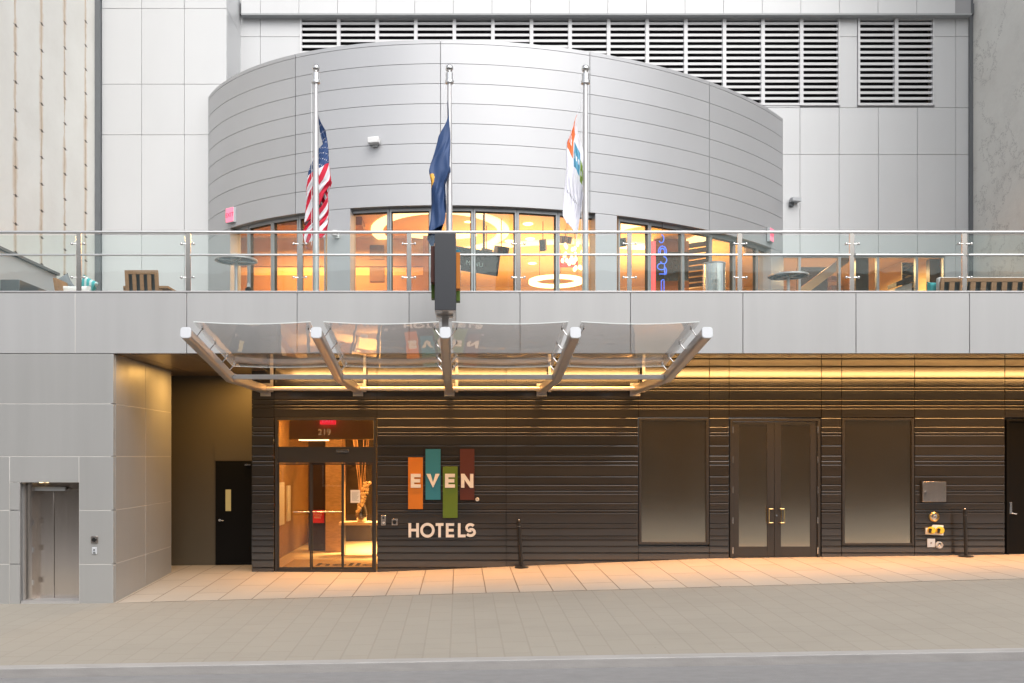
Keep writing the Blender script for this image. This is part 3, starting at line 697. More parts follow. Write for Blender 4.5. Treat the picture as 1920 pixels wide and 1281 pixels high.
for i in range(n - 1): fs += [(i, i + 1, n + i + 1, n + i), (2 * n + i, 3 * n + i, 3 * n + i + 1, 2 * n + i + 1), (i, 2 * n + i, 2 * n + i + 1, i + 1), (n + i, n + i + 1, 3 * n + i + 1, 3 * n + i)]
fs += [(0, n, 3 * n, 2 * n), (n - 1, 3 * n - 1, 4 * n - 1, 2 * n - 1)]
b.add(vs, fs); b.build('word_lettering', M['signwhite'], sg)
c = (PX(895, SY), SY - .001, PZ(936.5, SY))
MB().lathe(c, [(.0, -.02), (.038, -.02), (.042, 0)], 16, axis='y').build('registered_mark', M['signwhite'], sg)
text_mesh('registered_letter', 'R', .055, M['darkgrey'], sg, (c[0], SY - .024, c[2]), extrude=.001)

# ------------------------------------------------------------------ drum
CXD, CYD = .18, 14.57
PC = [0.022583392038778377, -0.5231207453086717, 1.4537932987189748, -0.051127867703971826, -0.6294159672161952, 10.285874867705365]
def dr(th, inset=0):
    r = 0
    for c in PC: r = r * th + c
    r -= inset
    return (CXD + r * sin(th), CYD - r * cos(th))
TH0, TH1 = -.7798, 1.0221
def th_at(px, inset=0):
    a, c = TH0 - .15, TH1 + .15
    for _ in range(50):
        m_ = (a + c) / 2; x, y = dr(m_, inset)
        if 862 + x * S(y) < px: a = m_
        else: c = m_
    return (a + c) / 2
ZR = CAMZ + 9.609
S1 = 1650 / 20.3
def zdrum(py): return CAMZ + (857 - py) / S1
def curved(b, ta, tb, z0, z1, in0, in1, step=.035, mi=0):
    n = max(1, int(abs(tb - ta) / step)); vs = []
    for i in range(n + 1):
        t_ = ta + (tb - ta) * i / n; o_ = dr(t_, in0); n_ = dr(t_, in1)
        vs += [(*o_, z0), (*o_, z1), (*n_, z1), (*n_, z0)]
    fs = []
    k = len(b.v)
    for i in range(n):
        q = 4 * i
        b_ = [(q, q + 4, q + 5, q + 1), (q + 1, q + 5, q + 6, q + 2), (q + 2, q + 6, q + 7, q + 3), (q + 3, q + 7, q + 4, q)]
        fs += b_
    b.add(vs, fs, mi, False); e = 4 * n
    b.add(vs, [(0, 1, 2, 3), (e, e + 3, e + 2, e + 1)], mi)
seams = [TH0] + [th_at(p) for p in (554, 826, 1106, 1330)] + [TH1]
rows = [zdrum(p) for p in (386, 344.5, 307.3, 270, 232.7, 195.4, 158, 120.7, 83.4)]
b = MB(); gp = .0009
for a, c in zip(seams[:-1], seams[1:]):
    for z0, z1 in zip(rows[:-1], rows[1:]): curved(b, a + gp, c - gp, z0 + .006, z1 - .006, 0, .04)
    curved(b, a + gp, c - gp, rows[-1] + .006, ZR, 0, .04)
b.build('drum_cladding', M['drum'], H)
b = MB(); curved(b, TH0 + .002, TH1 - .002, rows[0] + .02, ZR - .02, .03, .25); b.build('drum_backing', M['joint_mid'], H)
ZW = rows[0]        # head of the glazing
b = MB(); curved(b, TH0, TH1, ZW, ZW + .02, .042, .40); b.build('drum_underside', M['bay'], H)
poly = [dr(TH0 + (TH1 - TH0) * i / 40, .2) for i in range(41)]
MB().prism(poly + [(9.0, 9.3), (-6.5, 9.3)], 11.6, 11.7, 'xy').build('drum_roof', M['greymid'], H)
# piers between the glazing
piers = [(None, 432), (613, 657), (1116, 1157), (1446, None)]
b = MB()
for a, c in piers:
    ta = TH0 if a is None else th_at(a); tc = TH1 if c is None else th_at(c)
    b = MB(); curved(b, ta + .0005, tc - .0005, TF, ZW - .004, .0, .34); b.build('drum_pier', M['drum'], H)
# glazing: facets between mullions
INS = .22
def strip_win(pxs, zb=TF):
    ths = [th_at(p, INS) for p in pxs]; P_ = [dr(t_, INS) for t_ in ths]
    for i, ((xa, ya), (xb_, yb)) in enumerate(zip(P_[:-1], P_[1:])):
        d = Vector((xb_ - xa, yb - ya, 0)); L = d.length; d.normalize(); n_ = Vector((d.y, -d.x, 0))
        def qb(b, s0, s1, n0, n1, z0, z1):
            f = lambda s_, k: (xa + d.x * s_ + n_.x * k, ya + d.y * s_ + n_.y * k)
            a0, a1, a2, a3 = f(s0, n1), f(s1, n1), f(s1, n0), f(s0, n0)
            b.hexa([(*a0, z0), (*a1, z0), (*a2, z0), (*a3, z0), (*a0, z1), (*a1, z1), (*a2, z1), (*a3, z1)])
        b = MB(); fw = .045
        qb(b, 0.003, fw, -.05, .07, zb, ZW - .002); qb(b, L - fw, L - .003, -.05, .07, zb, ZW - .002)
        qb(b, fw, L - fw, -.05, .07, ZW - .08, ZW - .002); qb(b, fw, L - fw, -.05, .07, zb, zb + .12)
        wn = b.build('drum_window', M['mullion'], H)
        b = MB(); g2 = .02
        qb(b, fw, fw + g2, -.04, .03, zb + .12, ZW - .08); qb(b, L - fw - g2, L - fw, -.04, .03, zb + .12, ZW - .08); qb(b, fw + g2, L - fw - g2, -.04, .03, ZW - .08 - g2, ZW - .08)
        b.build('gasket', M['gasket'], wn)
        b = MB(); qb(b, fw, L - fw, -.005, .005, zb + .12, ZW - .08); b.build('pane', M['g_win'], wn)
strip_win([433, 470, 514, 563, 613.5]); strip_win([656, 731, 809, 887, 968, 1044, 1116]); strip_win([1156.5, 1215, 1277, 1329, 1373, 1416, 1446])

# ------------------------------------------------------------------ rear walls above the terrace
WGY, BKY = 7.5, 9.0
# left wing
wx = [XL + .14] + [PX(p, WGY) for p in (265.5, 345.5, 425)]
wz = [TF] + [PZ(p, WGY) for p in (440, 253, 158, 16)] + [15.6]
b = MB(); panels(b, wx, wz, WGY, .06, .010)
cx0 = wx[-1]
for z0, z1 in zip(wz[1:-1], wz[2:]): b.box(cx0 - .06, cx0 - .001, WGY + .066, BKY, z0 + .005, z1 - .005)
b.build('wing_cladding', M['white'], H, .003)
MB().box(XL + .14, cx0 - .05, WGY + .05, WGY + .14, TF, 15.6).build('wing_backing', M['joint_mid'], H)
MB().box(XL + .001, XL + .135, WGY - .12, WGY + .1, TF, 16).build('seam_strip', M['greymid'], H)
MB().box(XR - .11, XR - .001, BKY - .05, BKY + .1, TF, 16).build('seam_strip', M['greymid'], H)
# back wall
lx0, lx1 = PX(562, BKY), PX(1574, BKY); l2a, l2b = PX(1608, BKY), PX(1751, BKY)
lz0, lz1 = PZ(198, BKY), PZ(35, BKY)
zt_ = PZ(24, BKY)
b = MB()
for a, c in ((452, 488), (488, 562)):
    for z0, z1 in ((PZ(150, BKY), PZ(69, BKY)), (PZ(69, BKY), zt_)): b.box(PX(a, BKY) + (.005 if a > 460 else -.1), PX(c, BKY) - .005, BKY, BKY + .06, z0 + .005, z1 - .005)
rx = [1500, 1573.5, 1647, 1720, 1792, 1818.5]
rxp = [PX(1440, BKY)] + [PX(p, BKY) for p in rx]
for a, c in zip(rxp[:-1], rxp[1:]):
    for p0, p1 in ((476, 290), (290, 202)): b.box(a + .005, c - .005, BKY, BKY + .06, PZ(p0, BKY) + .005, PZ(p1, BKY) - .005)
b.box(PX(1400, BKY), rxp[1] - .005, BKY, BKY + .06, PZ(202, BKY) + .005, lz0 - .004)
for a, c in ((1574.5, 1607.5), (1752, 1792), (1792, 1818.5)):
    for p0, p1 in ((202, 69), (69, 24)): b.box(PX(a, BKY) + .005, PX(c, BKY) - .005, BKY, BKY + .06, PZ(p0, BKY) + .005, PZ(p1, BKY) - .005)
b.box(lx0, lx1, BKY, BKY + .06, lz1 + .03, zt_)
b.box(l2a, l2b, BKY, BKY + .06, lz1 + .03, zt_)
# pier right of the terrace windows
b.box(PX(1772, BKY), PX(1792, BKY) - .005, BKY, BKY + .06, TF, PZ(476, BKY) - .005).box(PX(1792, BKY) + .005, PX(1818.5, BKY), BKY, BKY + .06, TF, PZ(476, BKY) - .005)
b.build('rear_cladding', M['white'], H, .003)
b = MB().box(PX(445, BKY), lx0, BKY + .05, BKY + .2, PZ(160, BKY), 15.6).box(lx1, l2a, BKY + .05, BKY + .2, lz0, 15.6).box(l2b, XR, BKY + .05, BKY + .2, PZ(474, BKY), 15.6)
b.build('rear_backing', M['joint_mid'], H); b = MB()
b.box(PX(1400, BKY), l2b, BKY + .05, BKY + .2, PZ(474, BKY), lz0).box(PX(1772, BKY), XR, BKY + .05, BKY + .2, TF, PZ(474, BKY))
b.build('rear_backing', M['joint_mid'], H)
MB().box(lx0 - .1, l2b + .1, BKY + .5, BKY + .55, lz0 - .6, lz1 + .4).build('louvre_void', M['void'], H)
# overhanging top band
OY = BKY - .22
b = MB(); xs_ = [PX(452, OY)] + [PX(488 + 72.4 * i, OY) for i in range(0, 19)]
for a, c in zip(xs_[:-1], xs_[1:]): b.box(a + .004, min(c, PX(1822, OY)) - .004, OY, OY + .06, PZ(25, OY), 15.6)
b.build('top_band', M['white'], H, .003)
MB().box(xs_[0] + .01, PX(1822, OY), OY + .045, OY + .12, PZ(25, OY) + .01, 15.6).build('top_band_backing', M['joint_mid'], H)
MB().box(xs_[0], PX(1822, OY), OY - .01, BKY + .06, PZ(25, OY) - .05, PZ(25, OY) - .004).build('overhang_soffit', M['white_dark'], H)
MB().box(PX(430, BKY), XR, OY + .13, 24, 15.2, 15.5).box(XL, PX(430, BKY), WGY + .2, 24, 15.2, 15.5).build('main_roof', M['greymid'], H)
# louvre bays
def louvre(x0, x1, z0, z1):
    b = MB(); fw = .10
    b.box(x0, x0 + fw * .62, BKY - .03, BKY + .10, z0, z1).box(x1 - fw * .38, x1, BKY - .03, BKY + .10, z0, z1)
    p_ = 10.82 / S(BKY); z = z1 - .10; 
    while z > z0 + .02:
        b.prism([(BKY + .0, z - .07), (BKY + .0, z), (BKY + .13, z + .05), (BKY + .13, z + .035), (BKY + .02, z - .07)], x0 + fw * .62, x1 - fw * .38, 'yz'); z -= p_
    b.box(x0 + fw * .62, x1 - fw * .38, BKY - .02, BKY + .1, z0, z0 + .03)
    b.box(x0 + fw * .62, x1 - fw * .38, BKY - .01, BKY + .1, z1 - .03, z1 + .03)
    return b.build('louvre_panel', M['louvre'], H)
n = 14
for i in range(n): louvre(lx0 + (lx1 - lx0) * i / n, lx0 + (lx1 - lx0) * (i + 1) / n, lz0, lz1)
for i in range(2): louvre(l2a + (l2b - l2a) * i / 2, l2a + (l2b - l2a) * (i + 1) / 2, lz0, lz1)
# terrace level windows right
ZT2 = PZ(476, BKY)
tw = [PX(p, BKY) for p in (1440, 1499, 1574, 1646, 1719, 1771)]
MB().box(tw[0], tw[-1], BKY - .03, BKY + .12, ZT2 - .07, ZT2).build('window_head', M['greymid'], H)
for a, c in zip(tw[:-1], tw[1:]):
    f = frame_box(a + .002, c - .002, TF, ZT2 - .072, .032, BKY - .01, BKY + .1, .1).build('terrace_window', M['mullion'], H)
    MB().box(a + .034, c - .034, BKY + .04, BKY + .05, TF + .1, ZT2 - .104).build('pane', M['g_win'], f)

# ------------------------------------------------------------------ upper room interior
CZ = 9.05
IX0, IX1, IY1 = -9.3, XR - .15, 17.0
poly = [dr(TH0 + (TH1 - TH0) * i / 40, .45) for i in range(41)]
MB().prism(poly + [(9.3, BKY + .25), (IX1, BKY + .25), (IX1, IY1), (IX0, IY1), (IX0, BKY + .25), (-6.7, BKY - .6)], CZ, CZ + .08, 'xy').build('room_ceiling', M['ceil'], H)
b = MB(); curved(b, TH0, TH1, ZW + .02, CZ + .08, .30, .40); b.build('room_bulkhead', M['ceil'], H)
MB().box(IX0, IX1, IY1, IY1 + .1, TF, CZ).box(IX0 - .1, IX0, 8, IY1, TF, CZ).box(IX1, IX1 + .1, BKY + .2, IY1, TF, CZ).build('room_wall', M['intwall'], H)
# timber wall on the left of the room: boards in bands
b = MB(); TY = 9.6
zz = [TF, 5.95, 6.35, 6.55, 7.15, 7.40, 7.95, 8.2, 8.55, CZ]
for i, (z0, z1) in enumerate(zip(zz[:-1], zz[1:])): b.box(-6.4, -1.05, TY + (.0 if i % 2 else .05), TY + .2, z0 + .004, z1 - .004, i % 2)
b.build('timber_wall', [M['woodwall'], M['woodband']], H)
MB().box(-6.3, -2.6, 7.4, 8.2, CZ - .22, CZ - .004).build('ceiling_beam', M['woodband'], H)
MB().box(-1.05, -.55, 9.2, 9.8, TF, CZ - .01).build('timber_column', M['woodband'], H)
# shelves of dark boxes against the timber wall
t = thing('display_shelf', (-3.6, TY - .3, TF), 'wide timber display shelf with dark cubbies along the left interior wall', 'shelf')
b = MB()
for z in (TF + .05, 6.30, 6.85): b.box(-6.0, -1.3, TY - .42, TY - .02, z, z + .09)
for x in (-6.0, -5.2, -4.35, -3.5, -2.65, -1.8, -1.38): b.box(x, x + .08, TY - .40, TY - .02, TF + .14, 6.30).box(x, x + .08, TY - .40, TY - .02, 6.39, 6.85)
b.build('carcase', M['woodwall'], t)
b = MB()
for x in (-6.0, -5.2, -4.35, -3.5, -2.65): b.box(x + .12, x + .74, TY - .15, TY - .03, 5.75, 6.22).box(x + .12, x + .74, TY - .15, TY - .03, 6.45, 6.8)
b.build('dark_back', mat('grey_green_back', (.10, .12, .10), .5), t)
t = thing('picture_panel', (-2.45, TY - .1, 7), 'column of three dark square pictures on the banded timber wall', 'picture')
for z in (7.05, 7.75, 8.4): MB().box(-2.62, -2.2, TY - .03, TY - .005, z, z + .42).build('picture', mat('picture_dark', (.10, .035, .02), .4, 0, .4, 6), t, .004)
b = MB()
area('room_light', (-3.8, 8.2, 8.7), (3.5, 1.0), 520, (1, .54, .18))
area('room_light', (1.0, 9.5, 7.2), (3.0, 3.0), 140, (1, .52, .18), (pi, 0, 0))
area('room_light', (1.5, 13.0, 6.8), (6.0, 4.0), 220, (1, .52, .18), (pi, 0, 0))
area('room_light', (6.0, 11.0, 7.0), (3.0, 3.0), 420, (1, .52, .18), (pi, 0, 0))
area('room_light', (12.0, 12.0, 8.6), (2.5, 2.5), 420, (1, .66, .3))
# ceiling cove: ring of light
def ring(b, c, r0, r1, z0, z1, n=48, mi=0, a0=0, a1=2 * pi, ey=1):
    vs = []; full = abs(a1 - a0 - 2 * pi) < 1e-6; m_ = n if full else n + 1
    for i in range(m_):
        a = a0 + (a1 - a0) * i / n
        for r_, z in ((r0, z0), (r1, z0), (r1, z1), (r0, z1)): vs.append((c[0] + r_ * cos(a), c[1] + r_ * ey * sin(a), z))
    fs = []
    for i in range(n):
        p, q = 4 * i, 4 * ((i + 1) % m_)
        for k in range(4): fs.append((p + k, p + (k + 1) % 4, q + (k + 1) % 4, q + k))
    b.add(vs, fs, mi, False)
t = thing('cove_ceiling_light', (-.55, 8.9, CZ - .1), 'large glowing oval cove light on the ceiling behind the centre panes', 'ceiling light')
b = MB(); ring(b, (-.55, 8.9), 1.62, 1.95, CZ - .05, CZ - .005, ey=1.2); b.build('glow_ring', M['cove'], t)
b = MB(); ring(b, (-.55, 8.9), .0, 1.60, CZ - .03, CZ - .004, ey=1.2); b.build('inner_disc', M['ceil'], t)
b = MB(); ring(b, (-.5, 9.2), .05, 1.0, CZ - .05, CZ - .032, ey=.45); b.build('centre_glow', M['cove'], t)
t = thing('cove_ceiling_light', (2.2, 11.2, CZ - .1), 'long curved band of cove light sweeping across the ceiling above the ring pendant', 'ceiling light')
b = MB(); ring(b, (3.4, 14.5), 4.3, 4.75, CZ - .06, CZ - .005, 40, a0=radians(190), a1=radians(300)); b.build('glow_band', M['cove'], t)
t = thing('cove_ceiling_light', (5.6, 9.2, CZ - .1), 'glowing curved cove light behind the right group of panes', 'ceiling light')
b = MB(); ring(b, (5.6, 9.2), 1.2, 1.7, CZ - .06, CZ - .005); b.build('glow_ring', M['cove'], t)
# ring pendant
rc = (PX(1042, 11.5), 11.5); zr_ = PZ(528, 11.5)
t = thing('ring_pendant', (rc[0], rc[1], zr_), 'glowing ring pendant lamp hanging low behind the centre right panes', 'pendant lamp')
b = MB(); ring(b, rc, .66, .84, zr_ - .05, zr_ + .05); b.build('ring_lamp', M['lamp'], t)
for s_ in (-.55, 0.1, .6):
    MB().tube((rc[0] + s_, rc[1] - .5, zr_ + .05), (rc[0] + s_, rc[1] - .5, CZ - .03), .008).build('cord', M['black'], t)
# cluster pendant
cc = (PX(1075, 7.6), 7.6)
t = thing('cluster_pendant', (*cc, CZ), 'cluster of many small glowing drops hanging beside the white flag', 'pendant lamp')
rr = random.Random(11); b = MB(); c_ = MB()
for i in range(26):
    x, y, z = cc[0] + rr.gauss(0, .17), cc[1] + rr.gauss(0, .17), rr.uniform(PZ(505, 7.6), PZ(455, 7.6)); b.ball((x, y, z), .045, 6, 10, 0, 1.5); c_.tube((x, y, z + .05), (x * .8 + cc[0] * .2, y, CZ - .01), .003, n=4)
b.build('drops', M['lamp'], t); c_.build('cords', M['steel'], t)
# hanging dark speakers
for i, (px, py, Y, w_, h_, rz, lab) in enumerate(((940, 470, 7.5, .34, .22, .5, 'left of the ring pendant'), (1018, 460, 7.8, .16, .30, -.3, 'right of the slim railing post'), (1060, 450, 8.6, .30, .2, .3, 'nearest the white flag'), (1163, 455, 7.2, .30, .22, -.4, 'behind the post right of centre pier'), (912, 474, 8.2, .22, .22, .6, 'above the screen edge'))):
    x, z = PX(px, Y), PZ(py, Y)
    t = thing('hanging_speaker', (x, Y, z), 'dark boxy loudspeaker hung from the ceiling, ' + lab, 'loudspeaker', 'loudspeakers hung in the upper room')
    o = MB().box(-w_ / 2, w_ / 2, -.12, .12, -h_ / 2, h_ / 2).build('cabinet', M['darkwood'], t, .01, loc=(0, 0, 0)); o.rotation_euler = (.3, 0, rz)
    MB().tube((0, 0, h_ / 2), (0, 0, CZ - z - .02), .012, n=8).build('bracket', M['black'], t, loc=(0, 0, 0))
# menu screens
t = thing('menu_screen', (PX(893, 7.0), 7.0, PZ(490, 7)), 'tilted black wall screen with faint menu lettering, right of the projecting sign', 'screen')
e = MB().box(-.62, .62, -.04, .04, -.30, .30).build('screen', M['tv'], t, .01, loc=(0, 0, 0)); e.rotation_euler = (.15, .10, .25)
x_ = text_mesh('lettering', 'MENU', .17, M['tvtext'], None, (-.05, -.043, -.08)); x_.parent = e
MB().tube((.2, .05, .28), (.2, .05, CZ - PZ(490, 7) - .02), .03).build('bracket', M['black'], t, loc=(0, 0, 0))
t = thing('wall_screen', (PX(1255, 9.5), 9.5, PZ(500, 9.5)), 'dark blank screen behind the blue neon sign', 'screen')
MB().box(-.55, .55, -.03, .03, -.42, .42).build('screen', M['tv'], t, .01, loc=(0, 0, 0))
MB().box(-.5, .5, .03, .3, -.1, .1).build('mount', M['black'], t, loc=(0, 0, 0))
MB().box(PX(1225, 9.9), PX(1290, 9.9), 9.8, 9.95, TF, PZ(440, 9.9)).build('bar_wall', M['woodband'], H)
# stair-like racks
t = thing('slatted_rack', (PX(1300, 10), 10, TF), 'dark slatted rack with stacked boards, behind the right panes near the steel bin', 'rack')
for k in range(9):
    z = PZ(548, 10) + k * .17 + .1
    MB().hexa([(PX(1285, 10), 9.9, z), (PX(1335 - k, 10), 9.9, z + .10), (PX(1335 - k, 10), 10.1, z + .10), (PX(1285, 10), 10.1, z), (PX(1285, 10), 9.9, z + .11), (PX(1335 - k, 10), 9.9, z + .21), (PX(1335 - k, 10), 10.1, z + .21), (PX(1285, 10), 10.1, z + .11)]).build('board', M['darkwood'], t)
MB().box(PX(1281, 10), PX(1285, 10), 9.88, 10.12, TF, PZ(440, 10)).build('upright', M['woodband'], t)
# small recessed lights
for i, (px, py, lab) in enumerate(((712, 421, 'left of the centre panes'), (541, 418, 'behind the left panes'), (878, 415, 'inside the big glowing oval'), (990, 420, 'right of the big glowing oval'), (955, 452, 'between the hanging speakers'), (994, 448, 'near the slim post'), (998, 494, 'above the ring pendant'))):
    Dd = 1650 * (CZ - .01 - CAMZ) / (857 - py); Y = Dd - 16
    t = thing('recessed_light', (PX(px, Y), Y, CZ - .01), 'small recessed ceiling spot, ' + lab, 'ceiling light', 'recessed spots in the upper room')
    MB().lathe((0, 0, 0), [(0, -.02), (.11, -.02), (.14, -.005), (.14, .004)], 20).build('lens', M['lamp'], t, loc=(0, 0, 0 - .01))
# red exit sign seen through the panes
t = thing('exit_sign', (PX(1066, 12), 12, PZ(492, 12)), 'red exit sign inside the upper room, above the ring pendant', 'exit sign', 'red exit signs')
MB().box(-.30, .30, -.03, .03, -.16, .16).build('housing', M['red'], t, .01, loc=(0, 0, 0))
x_ = text_mesh('lettering', 'EXIT', .2, M['exitpink'], None, (0, -.034, 0)); x_.parent = t
MB().box(-.02, .02, -.02, .02, .16, CZ - PZ(492, 12) - .01).build('hanger', M['steel'], t, loc=(0, 0, 0))
# neon
NY = 5.75
t = thing('neon_sign', (PX(1242, NY), NY, 7.5), 'vertical neon sign of blue loops with a red tube, in the right window group', 'neon sign')
MB().box(PX(1221.5, NY), PX(1229.5, NY), NY, NY + .06, PZ(548, NY), PZ(452, NY)).build('red_tube', M['neonred'], t, .01)
b = MB()
def arc(cx, cz, rx, rz, a0, a1, n=10): return [(cx + rx * cos(radians(a0 + (a1 - a0) * i / n)), NY, cz + rz * sin(radians(a0 + (a1 - a0) * i / n))) for i in range(n + 1)]
def q(px, py): return PX(px, NY), PZ(py, NY)
for px, py, rx, rz, a0, a1 in ((1240, 448, .06, .10, -150, 90), (1242, 472, .10, .14, -40, 220), (1242, 473, .06, .09, -60, 240), (1244, 488, .08, .09, -160, 90), (1240, 500, .10, .08, 60, 330), (1245, 508, .06, .09, -90, 90)):
    x, z = q(px, py); b.path(arc(x, z, rx, rz, a0, a1), .013, 6)
for (a, b0, c_, d0) in ((1236, 466, 1248, 466), (1234, 478, 1250, 478), (1246, 494, 1246, 514), (1236, 514, 1250, 514), (1240, 548, 1240, 526), (1245, 548, 1245, 526), (1240, 526, 1245, 524)):
    b.tube((*q(a, b0)[:1], NY, q(a, b0)[1]), (q(c_, d0)[0], NY, q(c_, d0)[1]), .012, n=6)
b.build('blue_tube', M['neonblue'], t)
MB().tube((q(1242, 455)[0], NY + .02, q(1242, 455)[1]), (q(1242, 455)[0], NY + .02, CZ - .02), .008).build('cord', M['black'], t)
# interior behind the right terrace windows
MB().box(PX(1500, 10.5), PX(1555, 10.5), 10.6, 10.8, TF, 8.4).box(PX(1740, 10.5), PX(1775, 10.5), 10.4, 10.6, TF, 8.6).box(PX(1596, 10.5), PX(1620, 10.5), 10.2, 10.4, TF, 8.6).build('dark_stone_wall', M['darkstone'], H)
t = thing('staircase', (PX(1480, 11), 11, TF), 'timber staircase rising behind the terrace windows right of the drum', 'staircase')
MB().prism([(9.4, 6.9), (9.4, 7.2), (11.4, 8.7), (11.4, 8.4)], 9.5, 9.7, 'xz').build('stringer', M['woodwall'], t)
for k in range(9): MB().box(PX(1556, 10.4), PX(1572, 10.4), 10.3, 10.6, TF + .2 + k * .28, TF + .33 + k * .28).build('tread', M['woodband'], t)
t = thing('metal_screen', (PX(1700, 10.2), 10.2, TF), 'decorative gilded openwork screen behind the terrace windows at right', 'screen wall')
b = MB(); rr = random.Random(2)
for k in range(46):
    x = PX(rr.uniform(1694, 1712), 10.2); z = rr.uniform(6.2, 8.4); b.prism([(x - .12, z - .03), (x, z - .055), (x + .12, z + .02), (x, z + .05)], 10.18, 10.2)
b.build('petals', M['brass'], t); MB().box(PX(1692, 10.2), PX(1714, 10.2), 10.22, 10.25, TF, 8.45).build('backing', M['darkwood'], t)

# ------------------------------------------------------------------ canopy
CN = thing('glass_canopy', (-.22, 1, 4.1), 'projecting entrance canopy of five steel arms carrying four glass panels', 'canopy')
AX = [-4.23, -2.215, -.225, 1.785, 3.82]
TIPY, BY = -2.4, .18
zA, zT = 4.125, 4.575
def rsq(w_, h_, r_=.045, n=4):
    o_ = []
    for sx, sz, a0 in ((1, 1, 0), (-1, 1, 90), (-1, -1, 180), (1, -1, 270)):
        for i in range(n + 1):
            a = radians(a0 + 90 * i / n); o_.append((sx * (w_ / 2 - r_) + r_ * cos(a), sz * (h_ / 2 - r_) + r_ * sin(a)))
    return o_
sec = rsq(.165, .175); ns = len(sec)
path = [(WY - .04, zA), (BY, zA), (TIPY, zT)]
for x in AX:
    vs = []; dirs = [(0, 1), None, None]
    d2 = Vector((TIPY - BY, zT - zA)).normalized(); n2 = Vector((-d2.y, d2.x)) * -1
    if n2.y < 0: n2 = -n2
    mit = (Vector((0, 1)) + n2).normalized(); mit = mit / mit.dot(Vector((0, 1)))
    for (y, z), nn in zip(path, (Vector((0, 1)), mit, n2)):
        for sx, sn in sec: vs.append((x + sx, y + nn.x * sn, z + nn.y * sn))
    b = MB()
    for k in range(2):
        for i in range(ns): b.add([vs[k * ns + i], vs[k * ns + (i + 1) % ns], vs[(k + 1) * ns + (i + 1) % ns], vs[(k + 1) * ns + i]], [(0, 1, 2, 3)], 0, False)
    b.add(vs[:ns], [tuple(range(ns))]); b.add(vs[-ns:], [tuple(range(ns))[::-1]])
    arm = b.build('arm', M['arm'], CN)
    # cap
    b = MB(); c0 = Vector((0, TIPY, zT)); dd_ = Vector((0, d2.x, d2.y)); n3 = Vector((0, n2.x, n2.y))
    v2 = []
    for off, k in ((0.001, 1.03), (.022, 1.03), (.03, .94)):
        for sx, sn in sec: v2.append(Vector((x, TIPY, zT)) + Vector((sx * k, 0, 0)) + n3 * (sn * k) + dd_ * off)
    fs = [tuple(range(2 * ns, 3 * ns)), tuple(range(ns))[::-1]]
    for r_ in range(2):
        for i in range(ns): fs.append((r_ * ns + i, r_ * ns + (i + 1) % ns, (r_ + 1) * ns + (i + 1) % ns, (r_ + 1) * ns + i))
    b.add(v2, fs); b.build('end_cap', M['cap'], arm)
    MB().box(x + .13, x + .19, WY - .18, WY - .12, zA - .06, 4.965).build('hanger', M['arm'], arm)
    MB().box(x - .11, x + .11, WY - .045, WY - .017, zA - .14, zA + .14).build('wall_plate', M['arm'], arm)
# cross beams
for a, c in zip(AX[:-1], AX[1:]):
    MB().box(a + .084, c - .084, .06, .15, zA - .045, zA + .04).build('cross_beam', M['arm'], CN, .006)
    MB().tube((a + .083, WY - .35, zA + .0), (c - .083, WY - .35, zA), .045, n=16).build('rear_beam', M['arm'], CN)
# glass
def gz_(v): return 4.75 + (4.30 - 4.75) * v
for k, (a, c) in enumerate(zip(AX[:-1], AX[1:])):
    x0, x1 = a + .10, c - .10; n_, m_ = 16, 10; g0 = -2.35; g1 = .02
    top, bot = [], []
    def P_(u, v, o_):
        sag = -.035 * sin(pi * u) * (1 - .3 * v)
        yy = g0 + (g1 - g0) * v; z = 4.752 - .445 * v ** .9 + sag + (.05 * (v - .8) / .2 if v > .8 else 0) * 0
        return (x0 + (x1 - x0) * u, yy, z + o_)
    b = MB(); vs = [P_(i / n_, j / m_, o_) for o_ in (0, .013) for j in range(m_ + 1) for i in range(n_ + 1)]; K = (n_ + 1) * (m_ + 1); fs = []
    b.add(vs, [(j * (n_ + 1) + i, j * (n_ + 1) + i + 1, (j + 1) * (n_ + 1) + i + 1, (j + 1) * (n_ + 1) + i) for j in range(m_) for i in range(n_)], 0, True)
    b.add(vs, [(K + j * (n_ + 1) + i, K + j * (n_ + 1) + i + 1, K + (j + 1) * (n_ + 1) + i + 1, K + (j + 1) * (n_ + 1) + i) for j in range(m_) for i in range(n_)], 0, True)
    for rng, st in ((range(n_), lambda i: (i, i + 1)), (range(n_), lambda i: (m_ * (n_ + 1) + i, m_ * (n_ + 1) + i + 1)), (range(m_), lambda j: (j * (n_ + 1), (j + 1) * (n_ + 1))), (range(m_), lambda j: (j * (n_ + 1) + n_, (j + 1) * (n_ + 1) + n_))):
        b.add(vs, [(*st(i), K + st(i)[1], K + st(i)[0]) for i in rng], 1)
    b.build('glass_panel', [M['g_can'], M['g_edge']], CN)
    for sgn, xa in ((1, a), (-1, c)):
        for v in (.10, .40, .72, .93):
            p = P_(0 if sgn > 0 else 1, v, 0); yy = p[1]; za = zA + (zT - zA) * (BY - yy) / (BY - TIPY)
            q1 = (xa + sgn * .085, yy, za + .04); q2 = (xa + sgn * .17, yy, p[2] - .012)
            b = MB().tube(q1, q2, .010, n=8).tube((q2[0], yy, p[2] - .03), (q2[0], yy, p[2] + .035), .018, n=12)
            b.build('glass_clamp', M['steel_bright'], CN)

